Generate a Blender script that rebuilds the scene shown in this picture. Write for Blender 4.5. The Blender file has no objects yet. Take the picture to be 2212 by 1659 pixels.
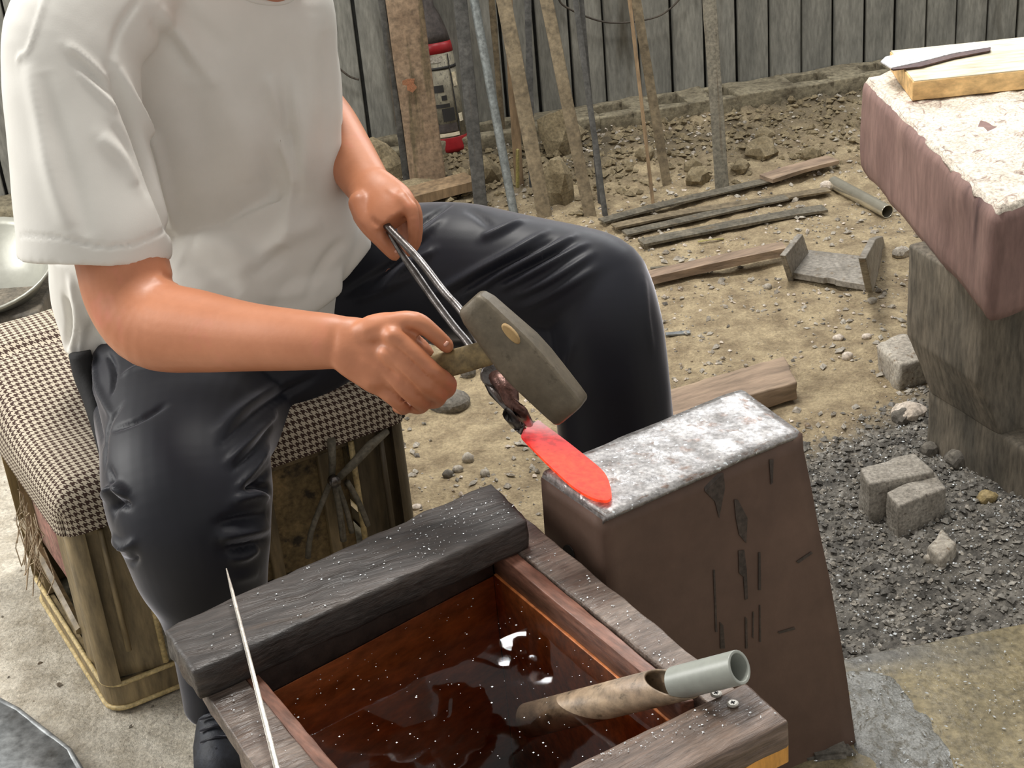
import bpy, bmesh, math, random
import numpy as np
from mathutils import Vector, Matrix, noise
from mathutils.bvhtree import BVHTree
random.seed(7)
C = bpy.context.scene.collection
sc = bpy.context.scene
PI = math.pi
# ------------------------------------------------------------------ camera
CX, CY, F, H = 1106.0, 829.5, 3350.0, 1.65
_n = Vector((635.5, -6690.0, -3350.0)); _u = -_n.normalized()
_f = Vector((0, 0, -1)); _Y = (_f - _u * _f.dot(_u)).normalized(); _X = _Y.cross(_u)
RM = Matrix((_X, _Y, _u))
CAMP = Vector((0, 0, H))
cam_d = bpy.data.cameras.new('camera'); cam = bpy.data.objects.new('camera', cam_d); C.objects.link(cam)
cam_d.sensor_width = 36; cam_d.lens = F / 2212 * 36; cam_d.clip_start = .05
cam.matrix_world = Matrix.Translation(CAMP) @ RM.to_4x4()
sc.camera = cam
# ------------------------------------------------------------------ light
w = bpy.data.worlds.new('world'); sc.world = w; w.use_nodes = True
bg = w.node_tree.nodes['Background']; bg.inputs[0].default_value = (1, .965, .91, 1); bg.inputs[1].default_value = .62
def area(name, loc, aim, sx, sy, power, col):
    d = bpy.data.lights.new(name, 'AREA'); d.shape = 'RECTANGLE'; d.size = sx; d.size_y = sy; d.energy = power; d.color = col
    o = bpy.data.objects.new(name, d); C.objects.link(o); o.location = loc
    o.rotation_euler = (Vector(aim) - Vector(loc)).to_track_quat('-Z', 'Y').to_euler(); return o
area('skylight', (-.3, 3.3, 4.4), (.1, 2.3, .3), 1.1, .8, 165, (1, .97, .92))
area('glare_light', (-.06, 4.6, 2.6), (.02, 1.66, .43), .15, .09, 1.6, (1, 1, 1))  # unseen light added for the glare on the trough water
area('window_light', (1.45, 5.3, 2.35), (.5, 2.2, .3), 2.2, 1.0, 52, (.97, .985, 1))
area('doorway_light', (-2.9, 2.5, 2.0), (-.9, 2.2, .1), 1.5, 1.4, 74, (1, .985, .95))
sc.view_settings.view_transform = 'Standard'; sc.view_settings.look = 'None'
sc.view_settings.exposure = .0; sc.view_settings.gamma = 1; sc.view_settings.use_curve_mapping = False
# ------------------------------------------------------------------ helpers
def ray(x, y): return (RM @ Vector((x - CX, -(y - CY), -F))).normalized()
def P(x, y, z=0.0):
    d = ray(x, y); return CAMP + d * ((z - H) / d.z)
def Q(x, y, yy):
    d = ray(x, y); return CAMP + d * (yy / d.y)
FWD = RM @ Vector((0, 0, -1))
def mpp(p): return (p - CAMP).dot(FWD) / F          # metres per photo pixel at a point
V = Vector
def nz(p, s, seed=0.0): return noise.noise(V(p) * s + V((seed, seed * .7, -seed)))
def fbm(p, s, o=4, seed=0.0): return noise.fractal(V(p) * s + V((seed, -seed, seed * .5)), .9, 2.1, o)

def lin(c):
    return tuple(((v / 255) / 12.92 if v / 255 <= .04045 else ((v / 255 + .055) / 1.055) ** 2.4) for v in c) + (1,)
def mat(name, c1, c2, scale=8, rough=.6, metal=0, bump=.3, bscale=60, stretch=None, ang=(0, 0, 0), speck=0, speckc=(225, 232, 235),
        c3=None, c3amt=.5, c3scale=3, rvar=0, detail=6, spec=.5, sscale=240, bdist=.004, coord='Object', grain=.5):
    m = bpy.data.materials.new(name); m.use_nodes = True; nt = m.node_tree; N = nt.nodes; L = nt.links
    b = N['Principled BSDF']; b.inputs['Metallic'].default_value = metal; b.inputs['Roughness'].default_value = rough
    b.inputs['Specular IOR Level'].default_value = spec
    tc = N.new('ShaderNodeTexCoord'); mp = N.new('ShaderNodeMapping'); mp.vector_type = 'TEXTURE'
    mp.inputs['Rotation'].default_value = ang
    if stretch: mp.inputs['Scale'].default_value = stretch
    L.new(tc.outputs[coord], mp.inputs[0])
    def noi(s, d=detail, src=mp):
        n = N.new('ShaderNodeTexNoise'); n.inputs['Scale'].default_value = s; n.inputs['Detail'].default_value = d
        n.inputs['Roughness'].default_value = .62; L.new(src.outputs[0], n.inputs['Vector']); return n
    n1 = noi(scale)
    r = N.new('ShaderNodeValToRGB'); r.color_ramp.elements[0].position = .34; r.color_ramp.elements[1].position = .66
    r.color_ramp.elements[0].color = lin(c1); r.color_ramp.elements[1].color = lin(c2); L.new(n1.outputs[0], r.inputs[0])
    out = r.outputs[0]
    def mixc(a, colr, fac):
        mx = N.new('ShaderNodeMix'); mx.data_type = 'RGBA'; L.new(a, mx.inputs[6]); mx.inputs[7].default_value = lin(colr)
        L.new(fac, mx.inputs[0]); return mx.outputs[2]
    def ramp(src, a, b_):
        q = N.new('ShaderNodeMapRange'); q.inputs[1].default_value = a; q.inputs[2].default_value = b_; L.new(src, q.inputs[0]); return q.outputs[0]
    if c3:
        n3 = noi(c3scale, 4, tc if not stretch else mp); out = mixc(out, c3, ramp(n3.outputs[0], 1 - c3amt, 1.12 - c3amt))
    if grain:
        ng = noi(scale * 7, 9); q = N.new('ShaderNodeMapRange'); q.inputs[1].default_value = .3; q.inputs[2].default_value = .7; q.inputs[3].default_value = 1 - grain; q.inputs[4].default_value = 1 + grain * .7; L.new(ng.outputs[0], q.inputs[0])
        ml_ = N.new('ShaderNodeMix'); ml_.data_type = 'RGBA'; ml_.blend_type = 'MULTIPLY'; ml_.inputs[0].default_value = 1; L.new(out, ml_.inputs[6]); L.new(q.outputs[0], ml_.inputs[7]); out = ml_.outputs[2]
    sp = None
    if speck:
        v = N.new('ShaderNodeTexNoise'); v.inputs['Scale'].default_value = sscale; v.inputs['Detail'].default_value = 1; L.new(tc.outputs[coord], v.inputs['Vector'])
        n4 = noi(5, 3, tc)
        ad = N.new('ShaderNodeMath'); ad.operation = 'MULTIPLY_ADD'; L.new(n4.outputs[0], ad.inputs[0]); ad.inputs[1].default_value = .35; L.new(v.outputs[0], ad.inputs[2])
        sp = ramp(ad.outputs[0], .99 - speck, 1.03 - speck); out = mixc(out, speckc, sp)
    L.new(out, b.inputs['Base Color'])
    if rvar:
        n5 = noi(scale * 1.7, 5); q = N.new('ShaderNodeMapRange'); q.inputs[1].default_value = .35; q.inputs[2].default_value = .65
        q.inputs[3].default_value = max(.05, rough - rvar); q.inputs[4].default_value = min(1, rough + rvar); L.new(n5.outputs[0], q.inputs[0]); L.new(q.outputs[0], b.inputs['Roughness'])
    if bump:
        nb = noi(bscale, 5); bp = N.new('ShaderNodeBump'); bp.inputs['Strength'].default_value = bump; bp.inputs['Distance'].default_value = bdist
        L.new(nb.outputs[0], bp.inputs['Height']); L.new(bp.outputs[0], b.inputs['Normal'])
    return m

class MB:
    def __init__(s): s.v = []; s.f = []
    def add(s, v, f):
        k = len(s.v); s.v += [V(p) for p in v]; s.f += [tuple(i + k for i in q) for q in f]; return s
    def hexa(s, b, t):
        return s.add(list(b) + list(t), [(3, 2, 1, 0), (4, 5, 6, 7), (0, 1, 5, 4), (1, 2, 6, 5), (2, 3, 7, 6), (3, 0, 4, 7)])
    def box(s, o, u, v_, w_):
        o, u, v_, w_ = V(o), V(u), V(v_), V(w_); return s.hexa([o, o + u, o + u + v_, o + v_], [o + w_, o + u + w_, o + u + v_ + w_, o + v_ + w_])
    def rings(s, R, cap=True, closed=False):
        n = len(R[0]); k = len(s.v); m = len(R)
        for r in R: s.v += [V(p) for p in r]
        for i in range(m - (0 if closed else 1)):
            a = k + i * n; b = k + ((i + 1) % m) * n
            for j in range(n): s.f.append((a + j, a + (j + 1) % n, b + (j + 1) % n, b + j))
        if cap and not closed:
            for base, rr in ((k, R[0]), (k + (m - 1) * n, R[-1])):
                c = sum((V(p) for p in rr), V((0, 0, 0))) / n; ci = len(s.v); s.v.append(c)
                for j in range(n):
                    s.f.append((ci, base + (j + 1) % n, base + j) if base == k else (ci, base + j, base + (j + 1) % n))
        return s
    def tube(s, pts, rad, n=10, cap=True, flat=1.0, up=None):
        pts = [V(p) for p in pts]; R = []; rad = rad if hasattr(rad, '__len__') else [rad] * len(pts); a = None
        for i, p in enumerate(pts):
            t = (pts[min(i + 1, len(pts) - 1)] - pts[max(i - 1, 0)]).normalized()
            if a is None:
                a = V(up) if up else (V((0, 0, 1)) if abs(t.z) < .9 else V((1, 0, 0)))
            a = (a - t * a.dot(t)).normalized(); b = t.cross(a)
            R.append([p + a * math.cos(2 * PI * j / n) * rad[i] * flat + b * math.sin(2 * PI * j / n) * rad[i] for j in range(n)])
        return s.rings(R, cap)
    def prism(s, poly, ext):
        n = len(poly); e = V(ext); s.add(list(poly) + [V(p) + e for p in poly], [tuple(range(n))[::-1], tuple(range(n, 2 * n))] + [(i, (i + 1) % n, n + (i + 1) % n, n + i) for i in range(n)]); return s
def catmull(st, k=6):
    A = np.array(st, float); out = []
    for i in range(len(A) - 1):
        p0, p1, p2, p3 = A[max(i - 1, 0)], A[i], A[i + 1], A[min(i + 2, len(A) - 1)]
        for j in range(k):
            t = j / k; out.append(.5 * ((2 * p1) + (-p0 + p2) * t + (2 * p0 - 5 * p1 + 4 * p2 - p3) * t * t + (-p0 + 3 * p1 - 3 * p2 + p3) * t ** 3))
    out.append(A[-1]); return out
def limb(mb, st, n=28, k=5, cup=0.0, ex=2.0):
    """closed body volume along stations (photo x, photo y, depth, half width in px, depth squash)"""
    st = [tuple(q) + (1.0,) * (5 - len(q)) for q in st]; S = catmull(st, k)
    pts = [Q(q[0], q[1], q[2]) for q in S]; R = []
    for i, (q, p) in enumerate(zip(S, pts)):
        t = (pts[min(i + 1, len(pts) - 1)] - pts[max(i - 1, 0)]).normalized(); vd = (p - CAMP).normalized()
        sdir = t.cross(vd).normalized(); d = t.cross(sdir).normalized(); a = q[3] * mpp(p); b = a * q[4]
        ring = []
        for j in range(n):
            c, s_ = math.cos(2 * PI * j / n), math.sin(2 * PI * j / n); e = 2 / ex
            ring.append(p + sdir * a * math.copysign(abs(c) ** e, c) + d * b * math.copysign(abs(s_) ** e, s_))
        R.append(ring)
    if cup:
        p = pts[-1]; t = (pts[-1] - pts[-2]).normalized()
        R.append([p + (x - p) * .86 for x in R[-1]]); R.append([x - t * cup for x in R[-1]])
    return mb.rings(R)

def setp(o, label=None, cat=None, group=None, kind=None):
    if label: o['label'] = label
    if cat: o['category'] = cat
    if group: o['group'] = group
    if kind: o['kind'] = kind
    return o
def thing(name, loc, label, cat, group=None):
    o = bpy.data.objects.new(name, None); C.objects.link(o); o.location = loc; o.empty_display_size = .05; return setp(o, label, cat, group)
def worldpos(o):
    p = V((0, 0, 0))
    while o: p += V(o.location); o = o.parent
    return p
def link(name, me, m, parent=None, origin=None, smooth=False, bevel=0, bseg=2, sub=0, label=None):
    n = len(me.vertices); co = np.empty(n * 3); me.vertices.foreach_get('co', co); co = co.reshape(-1, 3)
    if origin is None:
        origin = V((co[:, 0].mean(), co[:, 1].mean(), co[:, 2].min()))
        if parent is not None: origin = worldpos(parent)
    co -= np.array(origin); me.vertices.foreach_set('co', co.ravel())
    if m: me.materials.clear(); me.materials.append(m)
    me.polygons.foreach_set('use_smooth', [smooth] * len(me.polygons)); me.update(); me.name = name
    o = bpy.data.objects.new(name, me); C.objects.link(o)
    if parent is not None: o.parent = parent; o.location = V(origin) - worldpos(parent)
    else: o.location = origin
    if sub: q = o.modifiers.new('sub', 'SUBSURF'); q.levels = q.render_levels = sub
    if bevel:
        q = o.modifiers.new('bevel', 'BEVEL'); q.width = bevel; q.segments = bseg; q.limit_method = 'ANGLE'; q.angle_limit = .7
        me.polygons.foreach_set('use_smooth', [True] * len(me.polygons))
        me.set_sharp_from_angle(angle=.7) if hasattr(me, 'set_sharp_from_angle') else None
    if label: o['label'] = label
    return o
def mesh(mb):
    me = bpy.data.meshes.new('m'); me.from_pydata([tuple(p) for p in mb.v], [], mb.f); me.update(); return me
def fixn(me):
    b = bmesh.new(); b.from_mesh(me); bmesh.ops.recalc_face_normals(b, faces=b.faces); b.to_mesh(me); b.free(); me.update(); return me
def obj(name, mb, m, parent=None, **k): return link(name, fixn(mesh(mb)), m, parent, **k)
def worn(mb, cuts, amp, scale, seed=0, bev=.003, maxlen=None):
    """subdivide a blocky mesh, soften its edges and make its surface uneven"""
    b = bmesh.new(); me = mesh(mb); b.from_mesh(me); bmesh.ops.recalc_face_normals(b, faces=b.faces)
    if bev: bmesh.ops.bevel(b, geom=list(b.edges), offset=bev, segments=2, affect='EDGES', profile=.6)
    if maxlen:
        for _ in range(5):
            es = [e for e in b.edges if e.calc_length() > maxlen]
            if not es: break
            bmesh.ops.subdivide_edges(b, edges=es, cuts=1, use_grid_fill=True)
    elif cuts: bmesh.ops.subdivide_edges(b, edges=list(b.edges), cuts=cuts, use_grid_fill=True)
    b.normal_update()
    for v in b.verts:
        v.co += v.normal * (fbm(v.co, scale, 3, seed) * amp)
    bmesh.ops.triangulate(b, faces=[f for f in b.faces if len(f.verts) > 4])
    b.to_mesh(me); b.free(); me.update(); return me
def slab(name, top, th, m, parent=None, amp=.0015, sc_=25, bev=.004, maxlen=.02, seed=0, down=(0, 0, -1), **k):
    d = V(down) * th; me = worn(MB().hexa([V(p) + d for p in top], [V(p) for p in top]), 0, amp, sc_, seed, bev, maxlen)
    return link(name, me, m, parent, smooth=True, **k)
def fuse(mb, voxel, smooth=4, fac=.5):
    me = fixn(mesh(mb)); o = bpy.data.objects.new('tmp', me); C.objects.link(o)
    r = o.modifiers.new('r', 'REMESH'); r.mode = 'VOXEL'; r.voxel_size = voxel; r.adaptivity = 0
    s = o.modifiers.new('s', 'SMOOTH'); s.factor = fac; s.iterations = smooth
    dg = bpy.context.evaluated_depsgraph_get(); out = bpy.data.meshes.new_from_object(o.evaluated_get(dg))
    bpy.data.objects.remove(o); return out
class Sculpt:
    def __init__(s, me):
        s.me = me; n = len(me.vertices); co = np.empty(n * 3); me.vertices.foreach_get('co', co); s.co = co.reshape(-1, 3)
        s.bvh = BVHTree.FromPolygons([tuple(p) for p in s.co], [tuple(p.vertices) for p in me.polygons]); s.nrm()
        s.off = np.zeros(n)
    def nrm(s):
        no = np.empty(len(s.me.vertices) * 3); s.me.vertices.foreach_get('normal', no); s.no = no.reshape(-1, 3).copy()
    def hit(s, x, y):
        h = s.bvh.ray_cast(CAMP, ray(x, y)); return h[0]
    gain = 1.0
    def fold(s, pix, wpx, amp, taper=True, sharp=1.0):
        """a fold whose crest runs through photo points pix; amp > 0 ridge, < 0 crease"""
        pts = [s.hit(*q) for q in catmull(pix, 4)] if len(pix) > 2 else [s.hit(pix[0][0] + (pix[1][0] - pix[0][0]) * t, pix[0][1] + (pix[1][1] - pix[0][1]) * t) for t in np.linspace(0, 1, 6)]
        pts = [p for p in pts if p is not None]
        if len(pts) < 2: return
        wd = wpx * mpp(pts[0]); best = np.full(len(s.co), 1e9); tt = np.zeros(len(s.co)); A = np.array([tuple(p) for p in pts])
        lo, hi = A.min(0) - 3 * wd, A.max(0) + 3 * wd
        idx = np.where(((s.co > lo) & (s.co < hi)).all(1))[0]; X = s.co[idx]; m = len(A) - 1
        bd = best[idx]; bt = tt[idx]
        for i in range(m):
            d = A[i + 1] - A[i]; l = max(d.dot(d), 1e-12); t = np.clip(((X - A[i]) @ d) / l, 0, 1); q = np.linalg.norm(X - (A[i] + t[:, None] * d), axis=1)
            k = q < bd; bd[k] = q[k]; bt[k] = (i + t[k]) / m
        g = np.exp(-(bd / wd) ** 2 * sharp) * amp * s.gain
        if taper: g *= np.sin(np.clip(bt, 0.02, .98) * PI) ** .6
        s.off[idx] += g
    def noise(s, sc_, amp, seed=0):
        s.off += np.array([nz(p, sc_, seed) for p in s.co]) * amp
    def done(s):
        s.co += s.no * s.off[:, None]; s.me.vertices.foreach_set('co', s.co.ravel()); s.me.update(); return s.me
def rock(c, r, seed, sub=2, boxy=0, rot=0, flat=1, amp=.22):
    b = bmesh.new()
    if boxy:
        bmesh.ops.create_cube(b, size=1.6); bmesh.ops.bevel(b, geom=list(b.edges), offset=.12 / boxy, segments=2, affect='EDGES')
        bmesh.ops.subdivide_edges(b, edges=list(b.edges), cuts=2, use_grid_fill=True)
    else: bmesh.ops.create_icosphere(b, subdivisions=sub, radius=1)
    M = Matrix.Rotation(rot, 3, 'Z')
    for v in b.verts:
        v.co = v.co * (1 + amp * noise.noise(v.co * 1.3 + V((seed * 3.1, seed, 0))) + amp * .4 * noise.noise(v.co * 4 + V((seed, 0, seed))))
        v.co = M @ V((v.co.x * r[0], v.co.y * r[1], v.co.z * r[2] * flat)) + V(c)
    bmesh.ops.triangulate(b, faces=[f for f in b.faces if len(f.verts) > 4])
    me = bpy.data.meshes.new('rock'); b.to_mesh(me); b.free(); return me

# ------------------------------------------------------------------ materials
M = {}
M['wall'] = mat('weathered_siding', (112, 112, 106), (144, 143, 135), 16, .85, 0, .5, 60, stretch=(1, 1, 5), c3=(84, 80, 70), c3amt=.44, c3scale=5, grain=.3)
M['wall_dark'] = mat('dark_backing', (40, 41, 39), (54, 54, 50), 8, .9)
M['concrete'] = mat('old_concrete', (112, 104, 86), (142, 134, 112), 9, .92, 0, .7, 70, c3=(88, 80, 64), c3amt=.45, c3scale=4)
M['bar_rust'] = mat('rusty_steel', (106, 94, 74), (132, 119, 96), 9, .7, .2, .3, 90, c3=(86, 78, 70), c3amt=.4)
M['bar_dark'] = mat('dark_steel', (66, 66, 64), (92, 91, 88), 9, .55, .4, .2, 90, c3=(90, 78, 62), c3amt=.36)
M['bar_grey'] = mat('grey_brown_steel', (100, 96, 84), (124, 118, 104), 16, .7, .15, .3, 90, c3=(90, 80, 64), c3amt=.42)
M['bar_blue'] = mat('galvanised_steel', (110, 116, 116), (134, 139, 138), 12, .5, .3, .2, 60)
M['post'] = mat('brown_post', (118, 98, 78), (142, 122, 100), 10, .8, 0, .3, 70, c3=(96, 84, 62), c3amt=.42, c3scale=4)
M['rust_spot'] = mat('orange_rust', (150, 96, 66), (128, 94, 68), 30, .9)
M['wood_post'] = mat('old_wood', (112, 92, 68), (140, 118, 90), 8, .85, 0, .4, 40, stretch=(1, 1, 6))
M['scrap'] = mat('scrap_iron', (92, 88, 78), (126, 119, 104), 14, .55, .35, .35, 80, c3=(122, 104, 78), c3amt=.42, c3scale=6)
M['bracket'] = mat('bracket_iron', (120, 114, 104), (150, 144, 134), 14, .6, .2, .3, 90, c3=(112, 98, 78), c3amt=.42, c3scale=9)
M['chrome'] = mat('bright_tube', (196, 192, 176), (214, 210, 194), 10, .22, .75, .05, 60, grain=.1)
M['timber_old'] = mat('grey_timber', (128, 108, 92), (156, 136, 114), 7, .8, 0, .5, 50, stretch=(6, 1, 1), ang=(0, 0, .35), c3=(96, 78, 66), c3amt=.42)
M['stone'] = mat('grey_stone', (150, 142, 130), (182, 176, 164), 18, .9, 0, .6, 60, c3=(112, 92, 68), c3amt=.42, c3scale=8)
M['stone_pale'] = mat('pale_stone', (186, 172, 156), (216, 206, 194), 18, .85, 0, .4, 60)
M['stone_dark'] = mat('sooty_stone', (92, 88, 82), (122, 116, 106), 18, .9, 0, .5, 60)
M['brickstone'] = mat('sooty_block', (134, 128, 118), (168, 162, 152), 24, .85, 0, .6, 90, c3=(98, 90, 82), c3amt=.4, c3scale=12)
M['pebble_yellow'] = mat('yellow_pebble', (150, 132, 92), (170, 152, 110), 18, .7)
M['bench_top'] = mat('bench_wood', (122, 96, 90), (146, 118, 110), 9, .8, 0, .5, 40, stretch=(1, 1, 4), c3=(92, 70, 68), c3amt=.38, c3scale=5, grain=.25)
M['dust'] = mat('sawdust', (214, 202, 186), (238, 230, 216), 22, .95, 0, 1.0, 60, c3=(150, 128, 118), c3amt=.44, c3scale=14, bdist=.008)
M['support'] = mat('sooty_timber', (88, 83, 74), (122, 113, 99), 16, .8, 0, .5, 45, stretch=(1, 1, 5), c3=(58, 56, 54), c3amt=.46, c3scale=3)
M['plank_new'] = mat('yellow_plank', (214, 172, 112), (232, 198, 142), 6, .6, 0, .2, 40, stretch=(6, 1, 1), ang=(0, 0, .5), c3=(232, 214, 176), c3amt=.35)
M['plank_top'] = mat('pale_plank_top', (206, 192, 160), (236, 226, 202), 9, .7, 0, .3, 50, stretch=(5, 1, 1), c3=(170, 150, 120), c3amt=.36)  # paler than the plank sides
M['steel_blade'] = mat('forged_blade', (214, 214, 216), (236, 236, 238), 20, .3, .15, .15, 80, c3=(84, 66, 66), c3amt=.4)
M['steel_dark_edge'] = mat('scale_edge', (74, 52, 52), (92, 70, 66), 20, .6, .4)
M['anvil_side'] = mat('brown_anvil_side', (92, 71, 60), (106, 84, 72), 3, .62, .2, .12, 80, c3=(84, 62, 53), c3amt=.45, c3scale=2, grain=.15)
M['anvil_face'] = mat('bright_anvil_face', (122, 119, 117), (182, 180, 179), 22, .40, .5, .35, 60, c3=(126, 108, 98), c3amt=.44, c3scale=14, rvar=.16, speck=.14, sscale=120, bdist=.003)
M['stain'] = mat('dark_streak', (62, 54, 50), (78, 68, 62), 20, .5, .3, 0)
M['trough'] = mat('wet_black_wood', (44, 40, 38), (70, 63, 59), 26, .5, 0, .8, 90, stretch=(7, 1, 1), ang=(0, 0, .35), c3=(74, 60, 48), c3amt=.42, c3scale=9, rvar=.2)
M['trough_side'] = mat('wet_brown_wood', (82, 68, 60), (132, 118, 108), 26, .45, 0, .9, 80, stretch=(5, 1, 1), ang=(0, 0, .5), c3=(66, 56, 50), c3amt=.42, c3scale=9, rvar=.2)
M['trough_front'] = mat('brown_grained_wood', (74, 60, 52), (122, 104, 92), 30, .42, 0, .9, 90, stretch=(9, 1, 1), ang=(0, 0, .55), c3=(98, 80, 54), c3amt=.4, c3scale=10, rvar=.2)
M['wet_shade'] = mat('shaded_wet_wood', (38, 30, 27), (56, 44, 38), 7, .4, 0, .4, 45)  # wet wood blackened further with the shade under the boards
M['liner'] = mat('red_brown_liner', (98, 64, 50), (138, 98, 82), 20, .4, 0, .4, 50, stretch=(1, 5, 1), ang=(0, 0, .6), c3=(74, 54, 40), c3amt=.4, c3scale=6)
M['tank_in'] = mat('orange_tank_wood', (208, 116, 58), (222, 140, 82), 8, .5, 0, .2, 30, stretch=(4, 1, 1), ang=(0, 0, .35), c3=(150, 80, 40), c3amt=.42, c3scale=6)
M['tank_floor'] = mat('dark_sediment', (66, 46, 34), (92, 64, 46), 6, .9)
M['yellow_block'] = mat('orange_wood_block', (206, 142, 62), (222, 164, 84), 8, .5, 0, .2, 40, stretch=(1, 1, 4))
M['pvc'] = mat('grey_pvc', (140, 144, 138), (160, 164, 156), 6, .35, 0, .05, 40, grain=.12)
M['pipe_old'] = mat('stained_pipe', (124, 104, 84), (150, 130, 106), 9, .45, .1, .15, 60, c3=(92, 78, 60), c3amt=.42, c3scale=14)
M['screw'] = mat('zinc_screw', (200, 196, 186), (226, 222, 214), 30, .3, .7, 0, grain=0)
M['steel_rod'] = mat('polished_rod', (150, 146, 138), (196, 192, 184), 20, .28, .9, .1, 80, grain=0)
M['tong'] = mat('tong_steel', (84, 80, 78), (132, 128, 126), 30, .28, .85, .2, 90, grain=.12)
M['tong_jaw'] = mat('brown_scaled_steel', (78, 54, 48), (104, 74, 66), 30, .32, .6, .4, 90)
M['hammer'] = mat('hammer_steel', (88, 80, 66), (110, 100, 84), 16, .5, .35, .15, 80, c3=(80, 72, 58), c3amt=.4, c3scale=12, grain=.15)
M['hammer_handle'] = mat('dark_handle_wood', (96, 82, 52), (122, 104, 68), 14, .6, 0, .15, 50)
M['hammer_wedge'] = mat('pale_wedge', (150, 122, 80), (166, 138, 92), 30, .7, grain=0)
M['skin'] = mat('skin', (176, 112, 78), (190, 126, 92), 9, .46, 0, .12, 140, c3=(194, 118, 94), c3amt=.42, c3scale=7, bdist=.0015, grain=.03)
M['shirt'] = mat('white_cotton', (212, 210, 204), (222, 220, 214), 5, .85, 0, .12, 400, bdist=.001, spec=.25, grain=0)
M['pants'] = mat('navy_cloth', (19, 21, 30), (24, 26, 36), 5, .5, 0, .08, 500, bdist=.0008, spec=.35, grain=0)
_pb = M['pants'].node_tree.nodes['Principled BSDF']; _pb.inputs['Sheen Weight'].default_value = 1.0; _pb.inputs['Sheen Roughness'].default_value = .3; _pb.inputs['Sheen Tint'].default_value = (.75, .75, .82, 1)
M['pocket_dark'] = mat('pocket_shade_black', (14, 14, 16), (22, 22, 24), 9, .8, grain=0)
M['hair'] = mat('black_hair', (16, 14, 13), (30, 26, 24), 30, .5, 0, .6, 200)
M['shoe'] = mat('dark_shoe', (32, 36, 44), (48, 52, 62), 10, .6, 0, .3, 90)
M['sole'] = mat('pale_sole', (178, 178, 172), (200, 200, 194), 10, .6, grain=0)
M['crate'] = mat('dirty_olive_crate', (112, 98, 72), (148, 130, 96), 10, .5, 0, .35, 50, stretch=(1, 1, 5), c3=(84, 74, 56), c3amt=.46, c3scale=4, rvar=.12)
M['crate_edge'] = mat('worn_yellow_edge', (180, 158, 108), (206, 186, 138), 20, .55)
M['crate_panel'] = mat('stained_panel', (100, 86, 58), (138, 118, 80), 14, .75, 0, .3, 60, c3=(58, 50, 38), c3amt=.46, c3scale=6)
M['crate_pink'] = mat('faded_pink_panel', (150, 104, 96), (140, 116, 100), 10, .75, 0, .2, 60, c3=(112, 98, 80), c3amt=.45)
M['rope'] = mat('frayed_fibre', (150, 134, 110), (178, 160, 134), 30, .9)
M['tin'] = mat('grey_sheet_metal', (122, 126, 128), (150, 153, 154), 8, .45, .5, .2, 40, c3=(100, 100, 98), c3amt=.4)
M['basin'] = mat('white_basin', (136, 136, 128), (160, 160, 150), 8, .35, .3, .1, 30, grain=0)
M['ext_red'] = mat('red_paint', (140, 22, 30), (166, 34, 40), 12, .45, 0, .05, 40, grain=.12)
M['ext_label'] = mat('worn_label', (112, 106, 92), (150, 144, 124), 38, .6, 0, 0, 40, c3=(80, 76, 68), c3amt=.45, c3scale=26, grain=0)
M['ext_black'] = mat('black_ink', (30, 28, 28), (40, 38, 36), 12, .6, 0, 0, grain=0)
M['ext_dark'] = mat('dark_grey_cap', (58, 52, 50), (72, 64, 60), 12, .6)
M['wire'] = mat('dark_wire', (60, 54, 48), (80, 72, 62), 12, .7)
M['yellow_paint'] = mat('yellow_paint', (156, 146, 84), (128, 116, 74), 30, .8)

def hound():
    m = bpy.data.materials.new('houndstooth_fabric'); m.use_nodes = True; N = m.node_tree.nodes; L = m.node_tree.links; b = N['Principled BSDF']
    b.inputs['Roughness'].default_value = .9; b.inputs['Specular IOR Level'].default_value = .2
    uv = N.new('ShaderNodeUVMap'); sp = N.new('ShaderNodeSeparateXYZ'); L.new(uv.outputs[0], sp.inputs[0])
    def ma(op, a, b_=None):
        q = N.new('ShaderNodeMath'); q.operation = op
        for i, x in enumerate((a, b_)):
            if x is None: continue
            if isinstance(x, (int, float)): q.inputs[i].default_value = x
            else: L.new(x, q.inputs[i])
        return q.outputs[0]
    x, y = sp.outputs[0], sp.outputs[1]
    warp = ma('LESS_THAN', ma('FLOORED_MODULO', x, 8), 4.0); weft = ma('LESS_THAN', ma('FLOORED_MODULO', y, 8), 4.0)
    tw = ma('LESS_THAN', ma('FLOORED_MODULO', ma('ADD', x, y), 4), 2)
    c = ma('ADD', ma('MULTIPLY', warp, tw), ma('MULTIPLY', weft, ma('SUBTRACT', 1, tw)))
    mx = N.new('ShaderNodeMix'); mx.data_type = 'RGBA'; mx.inputs[6].default_value = lin((186, 176, 158)); mx.inputs[7].default_value = lin((66, 50, 44)); L.new(c, mx.inputs[0])
    L.new(mx.outputs[2], b.inputs['Base Color']); return m
M['hound'] = hound()
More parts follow.
